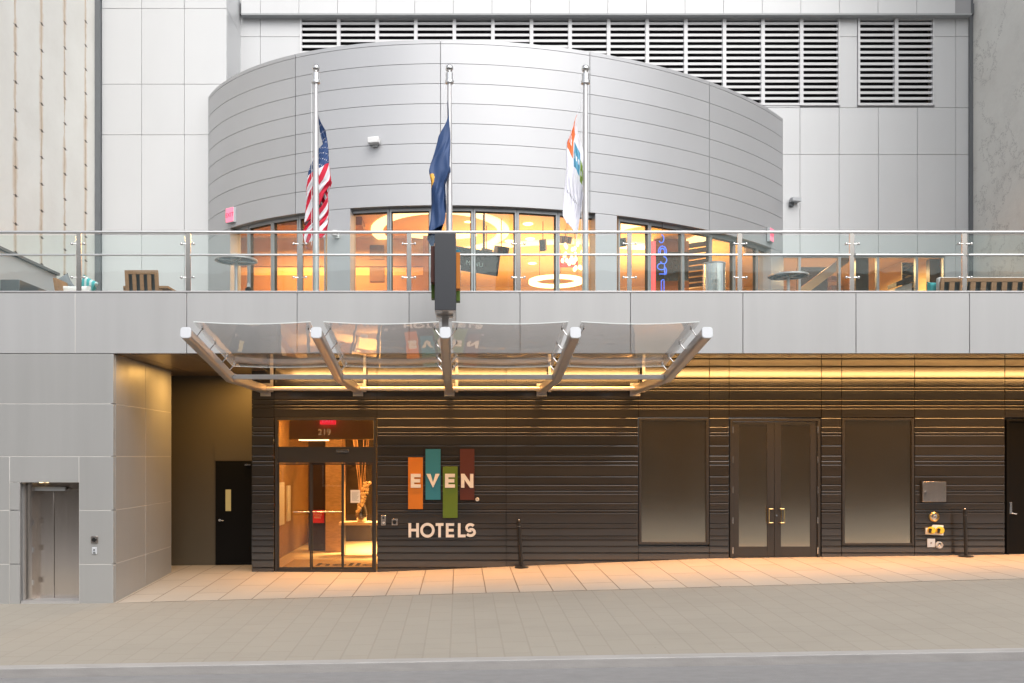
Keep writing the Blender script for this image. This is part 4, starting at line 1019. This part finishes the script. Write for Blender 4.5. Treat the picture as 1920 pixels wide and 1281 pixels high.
# ------------------------------------------------------------------ projecting sign
PSY0, PSY1 = -2.0, -.85
bx0, bx1, bz0, bz1 = PX(815, PSY0), PX(855, PSY0), PZ(582, PSY0), PZ(437, PSY0)
ps = thing('projecting_sign', ((bx0 + bx1) / 2, -1.4, bz0), 'dark grey box sign standing on the middle canopy arm, coloured bars on its sides', 'sign')
MB().box(bx0, bx1, PSY0, PSY1, bz0 + .004, bz1).build('box', M['darkgrey'], ps, .006)
MB().box(bx0 + .004, bx1 - .004, PSY0 + .004, PSY1 - .004, bz0 - .004, bz0 + .003).build('base_plate', M['steel'], ps)
xm = (bx0 + bx1) / 2 - .01
za_ = lambda y: zA + (zT - zA) * (BY - y) / (BY - TIPY)
MB().box(xm - .055, xm + .055, PSY0 + .45, PSY0 + .55, za_(PSY0 + .5) + .09, bz0 - .005).box(xm - .13, xm + .13, PSY0 + .42, PSY0 + .58, bz0 - .03, bz0 - .0045).build('bracket', M['arm'], ps)
rowsig = [('o', 5.94, .58, 'orange_bar'), ('b', 6.04, .58, 'blue_bar'), ('g', 5.83, .58, 'green_bar'), ('r', 6.04, .58, 'brown_bar')]
for side in (1, -1):
    for i in range(4):
        m_, zt2, hh, nm = rowsig[i] if side > 0 else rowsig[3 - i]
        y0 = PSY0 + .10 + i * .25; xa = bx1 + .001 if side > 0 else bx0 - .001
        o = MB().box(xa, xa + side * .065, y0, y0 + .21, zt2 - hh, zt2).build(nm, M[m_], ps, .003)
        chx = 'EVEN'[i] if side > 0 else 'EVEN'[3 - i]
        text_mesh('letter', chx, .22, M['signwhite'], o, (xa + side * .069, y0 + .105, 5.65), rot=(pi / 2, 0, pi / 2 * side), extrude=.003, offset=.012)

# ------------------------------------------------------------------ railing
RG = thing('glass_railing', (2, .14, FT), 'glass terrace railing with steel posts, top handrail and mid rail', 'railing')
RZ = PZ(435, .1); MZ = PZ(478.5, .1); RYY = .12
postx = [PX(p, RYY) for p in (-62, 148, 353, 563, 767, 972, 1180, 1387, 1597, 1808, 2018)]
MB().tube((-9.6, RYY, RZ), (14.4, RYY, RZ), .027, n=20).build('handrail', M['rail'], RG)
b = MB()
for a, c in zip(postx[:-1], postx[1:]): b.tube((a + .05, RYY - .045, MZ), (c - .05, RYY - .045, MZ), .018, n=16)
b.build('mid_rail', M['rail'], RG)
p0 = MB().box(-.045, .045, -.012, .012, FT + .03, RZ - .024).build('post', M['post'], RG, .003, loc=(0, 0, 0))
cl_ = []
for z in (PZ(457.5, .1), PZ(520.5, .1)):
    for s_ in (-1, 1): b = MB().tube((s_ * .03, -.02, z), (s_ * .115, -.03, z), .009, n=8).ball((s_ * .115 * (1 if s_ < 0 else .95), -.035, z), .025, 8, 12); cl_.append(b.build('clamp', M['steel_bright'], p0, 0, loc=(0, 0, 0)))
p0.location = (postx[0] - RG.location.x, RYY - RG.location.y, -RG.location.z)
for x in postx[1:]:
    c = p0.copy(); COL.objects.link(c); c.parent = RG; c.location = (x - RG.location.x, RYY - RG.location.y, -RG.location.z)
    for c0_ in cl_:
        d = c0_.copy(); COL.objects.link(d); d.parent = c
for a, c in zip(postx[:-1], postx[1:]):
    MB().box(a + .06, c - .06, RYY - .006, RYY + .006, FT + .06, RZ - .06).build('glass_panel', M['g_rail'], RG)

# ------------------------------------------------------------------ flagpoles and flags
FY = .85
def flagpole(px, ztop_px, lab):
    x = PX(px, FY); zt = PZ(ztop_px, FY)
    t = thing('flagpole', (x, FY, TF), lab, 'flagpole', 'three flagpoles behind the railing')
    MB().tube((x, FY, TF), (x, FY, TF + 1.7), .068, .062, 20).tube((x, FY, TF + 1.7), (x, FY, zt - .22), .062, .04, 20).lathe((x, FY, TF), [(.14, 0), (.14, .03), (.09, .07), (.07, .1)], 24).build('pole', M['alu'], t)
    MB().lathe((x, FY, zt - .36), [(.045, -.02), (.085, 0), (.085, .05), (.068, .07), (.068, .19), (.03, .21), (.02, .24)], 24).build('truck', M['rail'], t)
    MB().ball((x, FY, zt - .075), .075, 14, 24).build('finial_ball', M['steel_bright'], t)
    MB().path([(x - .085, FY - .02, zt - .38), (x - .075, FY - .03, zt - 2.2), (x - .085, FY - .03, TF + 1.2)], .005, 6).build('halyard', M['whitefab'], t)
    return x, zt
xf1, zf1 = flagpole(592.5, 121, 'leftmost flagpole, carrying the striped flag with stars')
xf2, zf2 = flagpole(842.5, 121, 'middle flagpole, carrying the dark blue flag')
xf3, zf3 = flagpole(1097.5, 122, 'rightmost flagpole, carrying the white flag with colour blocks')
def drape(name, fold, colour, mats, label, nu=110, nv=78, thick=True):
    """fold(s,t) -> point; colour(s,t) -> slot. s runs along the fly, t down the hoist"""
    b = MB(); vs = [fold(i / nu, j / nv) for j in range(nv + 1) for i in range(nu + 1)]
    k = len(b.v); b.v += vs
    for j in range(nv):
        for i in range(nu):
            b.f.append((j * (nu + 1) + i, j * (nu + 1) + i + 1, (j + 1) * (nu + 1) + i + 1, (j + 1) * (nu + 1) + i)); b.mi.append(colour((i + .5) / nu, (j + .5) / nv, i, j)); b.sm.append(True)
    me = bpy.data.meshes.new(name); me.from_pydata(b.v, [], b.f)
    for m_ in mats: me.materials.append(m_)
    me.polygons.foreach_set('material_index', b.mi); me.polygons.foreach_set('use_smooth', b.sm); me.update()
    o = bpy.data.objects.new(name, me); COL.objects.link(o)
    if thick: md = o.modifiers.new('s', 'SOLIDIFY'); md.thickness = .004
    tag(o, label, 'flag'); return o
fr_, fw_, fb_ = mat('flag_red', (.62, .012, .045), .75, 0, .05, 6), mat('flag_white', (.78, .76, .80), .75, 0, .03, 6), mat('flag_blue', (.018, .055, .17), .7, 0, .1, 6)
def env(tab, z): return lerp_tab(tab, z)
# outline tables: distance below flag top (m) -> left / right edge (m from the pole)
def make_fold(x0, ztop, hoist, drop, L, R, yb, nf, ph, amp=.10, sh=.5):
    def f(s, t):
        below = t * hoist * (1 - .55 * s) + s * drop
        a, c = env(L, below), env(R, below)
        w_ = .5 + .5 * sin(2 * pi * nf * t + ph + sh * s + .5 * sin(3.1 * s + 2)) if False else .5 + .56 * max(-.9, min(.9, sin(2 * pi * nf * t + ph + sh * s)))
        tri = w_
        sway = .02 * sin(7 * s + 5 * t)
        x = x0 + a + (c - a) * tri * 1.0 + sway * min(1, s * 3)
        y = yb + amp * cos(2 * pi * nf * t + ph + sh * s) * (0.3 + .7 * min(1, s * 2)) + .03 * sin(9 * s + 2 * t) + .022 * min(1, 3 * s) * sin(25 * t + 13 * s) + .012 * min(1, 3 * s) * sin(47 * t - 9 * s + 2 * sin(14 * s))
        return (x, y, ztop - below - .02 * sin(pi * s) * cos(6 * t))
    return f
st_rng = random.Random(4)
def c_us(s, t, i, j):
    if s < .40 and t < 7 / 13:
        if (i % 7 in (3,) and j % 7 in (3,)) or (i % 7 == 6 and j % 7 == 0): return 1
        return 2
    return 0 if int(t * 13) % 2 == 0 else 1
z1 = PZ(203, FY)
drape('flag', make_fold(xf1 + .02, z1, 1.35, 2.1, [(0, .0), (.25, -.02), (.9, -.10), (1.5, -.2), (2.3, -.29), (2.65, -.2), (2.75, .0)], [(0, .05), (.4, .14), (.9, .2), (1.35, .27), (1.6, .18), (2.2, .17), (2.5, .14), (2.75, .04)], FY + .13, 1.35, -1.2, .10, 4.6), c_us, [fr_, fw_, fb_],
      'red and white striped flag with starred blue corner, hanging limp on the leftmost pole')
def c_ny(s, t, i, j):
    d = (s - .5) ** 2 * 3 + (t - .50) ** 2
    if d < .0022: return 2
    if d < .0150: return 1
    if (s - .54) ** 2 * 4 + (t - .60) ** 2 < .0012: return 2
    return 0
nyb = mat('navy_flag', (.022, .06, .17), .6, 0, .12, 5)
drape('flag', make_fold(xf2 - .03, PZ(192, FY), 1.35, 2.3, [(0, -.03), (.6, -.15), (1.4, -.33), (1.6, -.30), (2.3, -.34), (2.8, -.40), (2.95, -.38)], [(0, .0), (.6, .03), (1.36, .05), (1.48, .0), (1.6, -.05), (2.2, -.06), (2.5, -.12), (2.9, -.33)], FY - .12, 1.15, .6), c_ny, [nyb, mat('flag_gold', (.8, .42, .05), .6), mat('flag_maroon', (.4, .05, .05), .6)],
      'dark blue flag with small gold emblem, hanging limp on the middle pole')
def c_ev(s, t, i, j):
    for k, (s0, s1, t0, t1) in enumerate(((.08, .34, .06, .38), (.14, .40, .41, .61), (.19, .44, .63, .86))):
        if s0 < s < s1 and t0 < t < t1:
            if .4 < (s - s0) / (s1 - s0) < .62 and t0 + .03 < t < t1 - .03 and j % 5 > 1: return 0
            return k + 1
    if .70 < s < .73 and .2 < t < .6 and (j // 2) % 2: return 4
    return 0
whf = mat('white_flag', (.86, .86, .92), .7, 0, .02, 5)
drape('flag', make_fold(xf3 - .05, PZ(190, FY), 1.3, 2.15, [(0, -.02), (.45, -.19), (.8, -.32), (1.3, -.3), (2.0, -.38), (2.6, -.46), (2.75, -.3)], [(0, .0), (.5, .0), (1.3, -.0), (1.9, -.05), (2.4, -.08), (2.75, -.14)], FY - .10, .55, -1.45, .09, 0), c_ev, [whf, mat('flag_orange', (.80, .20, .06), .7), mat('flag_skyblue', (.10, .34, .50), .7), mat('flag_green', (.20, .32, .03), .7), mat('flag_grey', (.35, .35, .38), .7)],
      'white flag with orange, blue and green blocks, hanging limp on the rightmost pole')

# ------------------------------------------------------------------ terrace fixtures
# left parapet beside the party wall
t = thing('parapet_wall', (-9.2, 2, TF), 'pale low parapet wall with dark grey coping, at the far left of the terrace', 'wall')
PZT = CAMZ + 4.24
MB().box(-9.68, -9.28, .3, 4.25, TF, PZT - .06).build('wall', M['lgrey'], t)
MB().box(-9.69, -9.22, .28, 4.3, PZT - .06, PZT).build('coping', M['greymid'], t, .005)
t = thing('planter_box', (PX(40, .9), 1.2, TF), 'flat dark grey planter box standing in front of the left parapet', 'planter')
MB().box(PX(10, 1), PX(46, 1), .8, 3.2, TF, PZ(528, 1)).build('box', M['greymid'], t, .01)
MB().box(PX(10, 1) + .05, PX(46, 1) - .05, .85, 3.15, PZ(528, 1) - .04, PZ(528, 1) + .004).build('lid', M['lgrey'], t)
def bar_table(px, Y, py, label):
    x, z = PX(px, Y), PZ(py, Y)
    t = thing('bar_table', (x, Y, TF), label, 'table', 'tall round tables on the terrace')
    b = MB(); ring(b, (0, 0), .385, .42, z - TF - .02, z - TF + .01, 40)
    for a in range(4): b.tube((0, 0, z - TF - .03), (.39 * cos(a * pi / 2 + .5), .39 * sin(a * pi / 2 + .5), z - TF - .012), .014, n=8)
    b.build('rim', M['alu'], t, loc=(0, 0, 0))
    MB().lathe((0, 0, z - TF), [(0, .0), (.384, .0), (.384, .009), (0, .009)], 40).build('glass_top', M['g_table'], t, loc=(0, 0, 0))
    MB().tube((0, 0, .02), (0, 0, z - TF - .03), .036).build('pedestal', M['alu'], t, loc=(0, 0, 0))
    MB().lathe((0, 0, 0), [(0, .03), (.22, .025), (.24, 0), (0, 0)], 32).build('base', M['alu'], t, loc=(0, 0, 0))
    return t
bar_table(443, 1.6, 488, 'tall round glass topped table behind the railing at left, in front of the left panes')
bar_table(1478, 3.0, 517, 'tall round metal table right of the drum, a folded white napkin on it')
t = thing('napkin', (PX(1466, 3), 3, PZ(517, 3)), 'small folded white napkin standing on the right hand round table', 'napkin')
x, z = PX(1466, 3), PZ(517, 3) + .012
b = MB(); b.add([(x - .07, 3.05, z), (x + .09, 2.95, z), (x + .09, 3.07, z), (x - .07, 3.14, z), (x - .03, 3.05, z + .10), (x + .02, 3.03, z + .05)], [(0, 1, 5, 4), (2, 3, 4, 5), (1, 2, 5), (0, 4, 3), (0, 3, 2, 1)]); b.build('cloth', M['whitefab'], t)
# steel bin
x, Y = PX(1339, 1.4), 1.4
t = thing('steel_bin', (x, Y, TF), 'tall round polished steel bin standing behind the railing in front of the right panes', 'bin')
MB().lathe((x, Y, TF), [(0, 0), (.215, 0), (.215, PZ(497, Y) - TF), (0, PZ(497, Y) - TF)], 40).build('body', M['steel_bright'], t)
MB().lathe((x, Y, PZ(497, Y) + .001), [(.0, .0), (.215, .0), (.222, .01), (.222, .03), (.15, .045), (.09, .045), (.09, .01)], 40).build('lid', M['alu'], t)
# timber chair and sofa, seen from behind
def teak_back(t, x0, x1, z0, z1, yb, nsl, tilt=.14, cush=True):
    b = MB(); th = .045; h = z1 - z0
    def bx(xa, xb, za, zb, d0=0, d1=th):
        f = lambda z_: yb - tilt * (z_ - z0)
        b.hexa([(xa, f(za) + d0, za), (xb, f(za) + d0, za), (xb, f(za) + d1, za), (xa, f(za) + d1, za), (xa, f(zb) + d0, zb), (xb, f(zb) + d0, zb), (xb, f(zb) + d1, zb), (xa, f(zb) + d1, zb)])
    bx(x0, x0 + .07, z0, z1); bx(x1 - .07, x1, z0, z1); bx(x0 + .07, x1 - .07, z1 - .08, z1); bx(x0 + .07, x1 - .07, z0, z0 + .06)
    n_ = nsl; gap = (x1 - x0 - .14) / (2 * n_ + 1)
    for i in range(n_): xx = x0 + .07 + gap * (2 * i + 1); bx(xx, xx + gap, z0 + .06, z1 - .08, .006, th - .006)
    MB().box(x0 + .03, x1 - .03, yb + .052, yb + .064, z0 + .02, z1 - .06).build('gap_shade', M['darkgrey'], t)  # dark board added to stand in for shade between the slats
    return b.build('backrest', M['wood'], t, .004)
x0, x1, zt, Y = PX(236, 1.6), PX(298, 1.6), PZ(508, 1.6), 1.6
t = thing('lounge_chair', ((x0 + x1) / 2, Y + .35, TF), 'slatted teak lounge chair seen from behind, alone at the left of the terrace', 'chair')
teak_back(t, x0, x1, TF + .32, zt, Y, 3)
MB().box(x0 + .05, x1 - .05, Y + .07, Y + .17, TF + .42, zt + .02).build('back_cushion', M['cushion'], t, .03)
MB().box(x0, x1, Y + .06, Y + .72, TF + .26, TF + .32).build('seat', M['wood'], t, .004)
for s_ in (x0 - .05, x1 + .0):
    MB().box(s_, s_ + .07 + (0.12 if s_ > x0 else 0), Y - .02, Y + .7, TF + .53, TF + .58).build('armrest', M['wood'], t, .005)
    for yy in (Y, Y + .62): MB().box(s_, s_ + .06, yy, yy + .06, TF, TF + .53).build('leg', M['wood'], t)
# left chair with pillows
x0, x1 = PX(106, 1.4), PX(118, 1.4)
t = thing('lounge_chair', (PX(140, 1.6), 1.8, TF), 'teak lounge chair with pillows, next to the dark planter at far left', 'chair')
MB().hexa([(x0 + .02, 1.3, TF + .35), (x0 + .10, 1.3, TF + .35), (x0 + .10, 2.0, TF + .35), (x0 + .02, 2.0, TF + .35), (x0 - .03, 1.3, PZ(523, 1.4)), (x0 + .03, 1.3, PZ(523, 1.4)), (x0 + .03, 2.0, PZ(523, 1.4)), (x0 - .03, 2.0, PZ(523, 1.4))]).build('backrest', M['wood'], t, .004)
MB().box(x0, PX(186, 1.6), 1.3, 2.0, TF + .28, TF + .35).build('seat', M['wood'], t, .004)
for xx in (x0 + .02, PX(182, 1.6)):
    for yy in (1.32, 1.92): MB().box(xx, xx + .06, yy, yy + .06, TF, TF + .28).build('leg', M['wood'], t)
def pillow(name, c, w_, h_, m, label, rz=0, ry=0, rx=0, cat='pillow'):
    b = MB(); n_ = 10; vs = []
    for s_ in (-1, 1):
        for j in range(n_ + 1):
            for i in range(n_ + 1):
                u, v = 2 * i / n_ - 1, 2 * j / n_ - 1; e = (1 - u ** 4) * (1 - v ** 4)
                pin = 1 - .10 * (1 - abs(v) ** 2) * abs(u) ** 3; pin2 = 1 - .10 * (1 - abs(u) ** 2) * abs(v) ** 3
                vs.append((u * w_ / 2 * pin, s_ * .09 * sqrt(max(0, e)), v * h_ / 2 * pin2))
    K = (n_ + 1) ** 2; fs = []
    for s_ in (0, 1):
        for j in range(n_):
            for i in range(n_): a = s_ * K + j * (n_ + 1) + i; fs.append((a, a + 1, a + n_ + 2, a + n_ + 1))
    b.add(vs, fs, 0, True); o = b.build(name, m, None, 0, loc=(0, 0, 0)); o.location = c; o.rotation_euler = (rx, ry, rz); tag(o, label, cat); return o
pillow('pillow', (PX(142, 1.6), 1.62, PZ(545, 1.6)), .62, .20, M['whitefab'], 'plump white pillow on the far left chair, in front of the teal one')
def stripe_mat():
    m = bpy.data.materials.new('teal_stripes'); m.use_nodes = True; N = NT(m); b = m.node_tree.nodes['Principled BSDF']; o = N.obj(); x, y, z = N.sep(o)
    f = N.math('GREATER_THAN', N.math('FRACT', N.math('MULTIPLY', N.math('ADD', x, N.math('MULTIPLY', z, .4)), 9)), .55)
    N.l(N.mix(f, (.07, .42, .44), (.55, .68, .68)), b.inputs['Base Color']); b.inputs['Roughness'].default_value = .85; return m
pillow('pillow', (PX(166, 1.9), 1.9, PZ(535, 1.9)), .36, .30, stripe_mat(), 'teal pillow with pale stripes leaning on the far left chair', rx=.2, ry=.5)
pillow('pillow', (PX(122, 1.9), 1.9, PZ(532, 1.9)), .30, .34, mat('grey_fabric', (.22, .24, .26), .85, 0, .1, 8), 'grey patterned pillow at the back of the far left chair', ry=-.5)
# sofa at right
x0, x1, zt, Y = PX(1762, 1.6), PX(1762, 1.6) + 3.6, PZ(522, 1.6), 1.6
t = thing('outdoor_sofa', ((x0 + x1) / 2, Y + .4, TF), 'long slatted teak sofa with pale back cushion, seen from behind at right', 'sofa')
teak_back(t, x0, x1, TF + .28, zt, Y, 16)
MB().box(x0 + .02, x1 - .05, Y + .07, Y + .20, TF + .40, zt + .045).build('back_cushion', M['cushion'], t, .035)
MB().box(x0, x1, Y + .06, Y + .8, TF + .24, TF + .30).build('seat', M['wood'], t, .004)
MB().box(x0 - .16, x0 - .01, Y - .0, Y + .75, TF + .42, TF + .47).build('armrest', M['wood'], t, .005)
for xx in (x0 - .12, x1 - .08):
    for yy in (Y + .02, Y + .68): MB().box(xx, xx + .07, yy, yy + .07, TF, TF + .24 if xx > x0 else TF + .42).build('leg', M['wood'], t)
pillow('pillow', (PX(1752, 1.95), 1.95, PZ(540, 1.9)), .30, .26, M['teal'], 'plain teal pillow at the left end of the long sofa')
# white desk seen inside right windows
t = thing('reception_desk', (PX(1690, 10.0), 10, TF), 'white desk with dark sloping top behind the terrace windows at right', 'desk')
MB().prism([(PX(1672, 9.9), TF), (PX(1672, 9.9), PZ(543, 9.9)), (PX(1703, 9.9), PZ(533, 9.9)), (PX(1703, 9.9), TF)], 9.7, 10.1).build('front', M['whitefab'], t)
MB().prism([(PX(1671, 9.9), PZ(541, 9.9)), (PX(1671, 9.9), PZ(533, 9.9)), (PX(1706, 9.9), PZ(519, 9.9)), (PX(1706, 9.9), PZ(529, 9.9))], 9.6, 10.12).build('top', M['darkwood'], t)
area('room_light', (PX(1672, 11), 10.9, 8.3), (.4, .4), 14, (1, .68, .3))
# cameras, exit signs on the drum
def on_drum(px, z, off=.0):
    th = th_at(px); x, y = dr(th, -off); return x, y, th
x, y, th = on_drum(704, 0)
D_ = y + 16; z = CAMZ + (857 - 269) * D_ / 1650
t = thing('wall_camera', (x, y, z), 'small white camera box high on the drum, left of the middle flagpole', 'wall light', 'small camera boxes on the upper walls')  # security camera box on a bracket, gives no light
MB().box(-.13, .13, -.20, -.03, -.05, .09).build('housing', M['whitefab'], t, .015, loc=(0, 0, 0))
MB().box(-.06, .06, -.05, .0, -.1, .06).build('bracket', M['lgrey'], t, .01, loc=(0, 0, 0)); t.rotation_euler.z = th
x, y, z = PX(1486, BKY), BKY, PZ(380, BKY)
t = thing('wall_camera', (x, y, z), 'small grey camera box on the white wall just right of the drum', 'wall light', 'small camera boxes on the upper walls')  # second security camera box, unlit as well
MB().box(-.14, .14, -.22, -.05, -.02, .10).build('housing', M['lgrey'], t, .015, loc=(0, 0, 0))
MB().box(-.12, .0, -.08, .0, -.12, .02).build('bracket', M['greymid'], t, .01, loc=(0, 0, 0)); t.rotation_euler.z = .25
x, y, th = on_drum(632, 0); z = CAMZ + (857 - 441) * (y + 16) / 1650
t = thing('security_camera', (x, y, z), 'white dome camera on the pier between left and centre panes', 'camera')
MB().box(-.06, .06, -.03, .0, -.08, .08).tube((0, -.02, .03), (0, -.14, .03), .03).build('bracket', M['whitefab'], t, .005, loc=(0, 0, 0))
MB().lathe((0, -.14, 0), [(0, .08), (.07, .07), (.08, .0), (.06, -.05), (0, -.08)], 20).build('dome', M['whitefab'], t, loc=(0, 0, 0)); t.rotation_euler.z = th
for px, py, lab, wd in ((436, 405, 'pink red exit sign on the left flank of the drum above the panes', .30), (1441, 442, 'pink red exit sign on the right flank of the drum above the panes', .30)):
    x, y, th = on_drum(px, 0); z = CAMZ + (857 - py) * (y + 16) / 1650
    t = thing('exit_sign', (x, y, z), lab, 'exit sign', 'red exit signs')
    MB().box(-.15, .15, -.09, -.002, -.19, .19).build('housing', M['lgrey'], t, .008, loc=(0, 0, 0))
    MB().box(-.14, .14, -.098, -.091, -.17, .18).build('face', M['exitpink'], t, 0, loc=(0, 0, 0))
    x_ = text_mesh('lettering', 'EXIT', .15, M['exitletter'], None, (0, -.10, 0)); x_.parent = t
    t.rotation_euler.z = th
# interior small white bottle behind glass etc.
t = thing('lantern', (PX(466, 1.9), 1.9, TF), 'small dark lantern with white cap on the terrace beside the left round table', 'lantern')
MB().lathe((0, 0, 0), [(0, 0), (.07, 0), (.07, PZ(541, 1.9) - TF), (.02, PZ(538, 1.9) - TF), (0, PZ(538, 1.9) - TF)], 16).build('body', M['black'], t, loc=(0, 0, 0))
MB().lathe((0, 0, PZ(538, 1.9) - TF), [(0, 0), (.035, .0), (.03, .06), (0, .09)], 12).build('cap', M['whitefab'], t, loc=(0, 0, 0))

# ------------------------------------------------------------------ queue posts
def qpost(px, py, Y, lab, lean):
    x = PX(px, Y); z = zg(x, Y) + .006
    t = thing('queue_post', (x, Y, z), lab, 'barrier post', 'black queue posts on the pavement')
    MB().lathe((0, 0, 0), [(0, .0), (.15, .0), (.15, .012), (.13, .022), (.035, .03), (0, .03)], 32).build('base', M['black'], t, loc=(0, 0, 0))
    MB().tube((0, 0, .03), (-lean, 0, .90), .033, .033, 20).build('tube', M['black'], t, loc=(0, 0, 0))
    MB().lathe((-lean, 0, .90), [(.038, 0), (.038, .11), (.02, .125), (.012, .14), (0, .14)], 20).build('head', M['black'], t, loc=(0, 0, 0))
    MB().lathe((-lean, 0, .895), [(.034, -.006), (.040, -.004), (.040, .004), (.034, .006)], 20).lathe((-lean, 0, 1.03), [(.02, 0), (.015, .012), (0, .014)], 12).build('trim_ring', M['steel'], t, loc=(0, 0, 0))
qpost(978, 1067, 2.95, 'black belt barrier post standing before the bare stretch of dark wall', .055)
qpost(1811, 1044, 2.95, 'black belt barrier post standing right of the fire department inlets', .02)

# ------------------------------------------------------------------ warm lamps under the soffit
for x0_, x1_ in ((-4.1, 1.9), (1.9, 8.0), (8.0, 14.2)):
    area('soffit_light', ((x0_ + x1_) / 2, 2.62, 4.95), (x1_ - x0_, .12), 74, (1, .44, .12)).data.spread = radians(62)
area('recess_light', (-4.85, 3.75, 4.48), (.25, .25), 24, (1, .54, .14))
area('recess_light', (-5.6, 2.6, 4.5), (.25, .25), 30, (1, .54, .14))
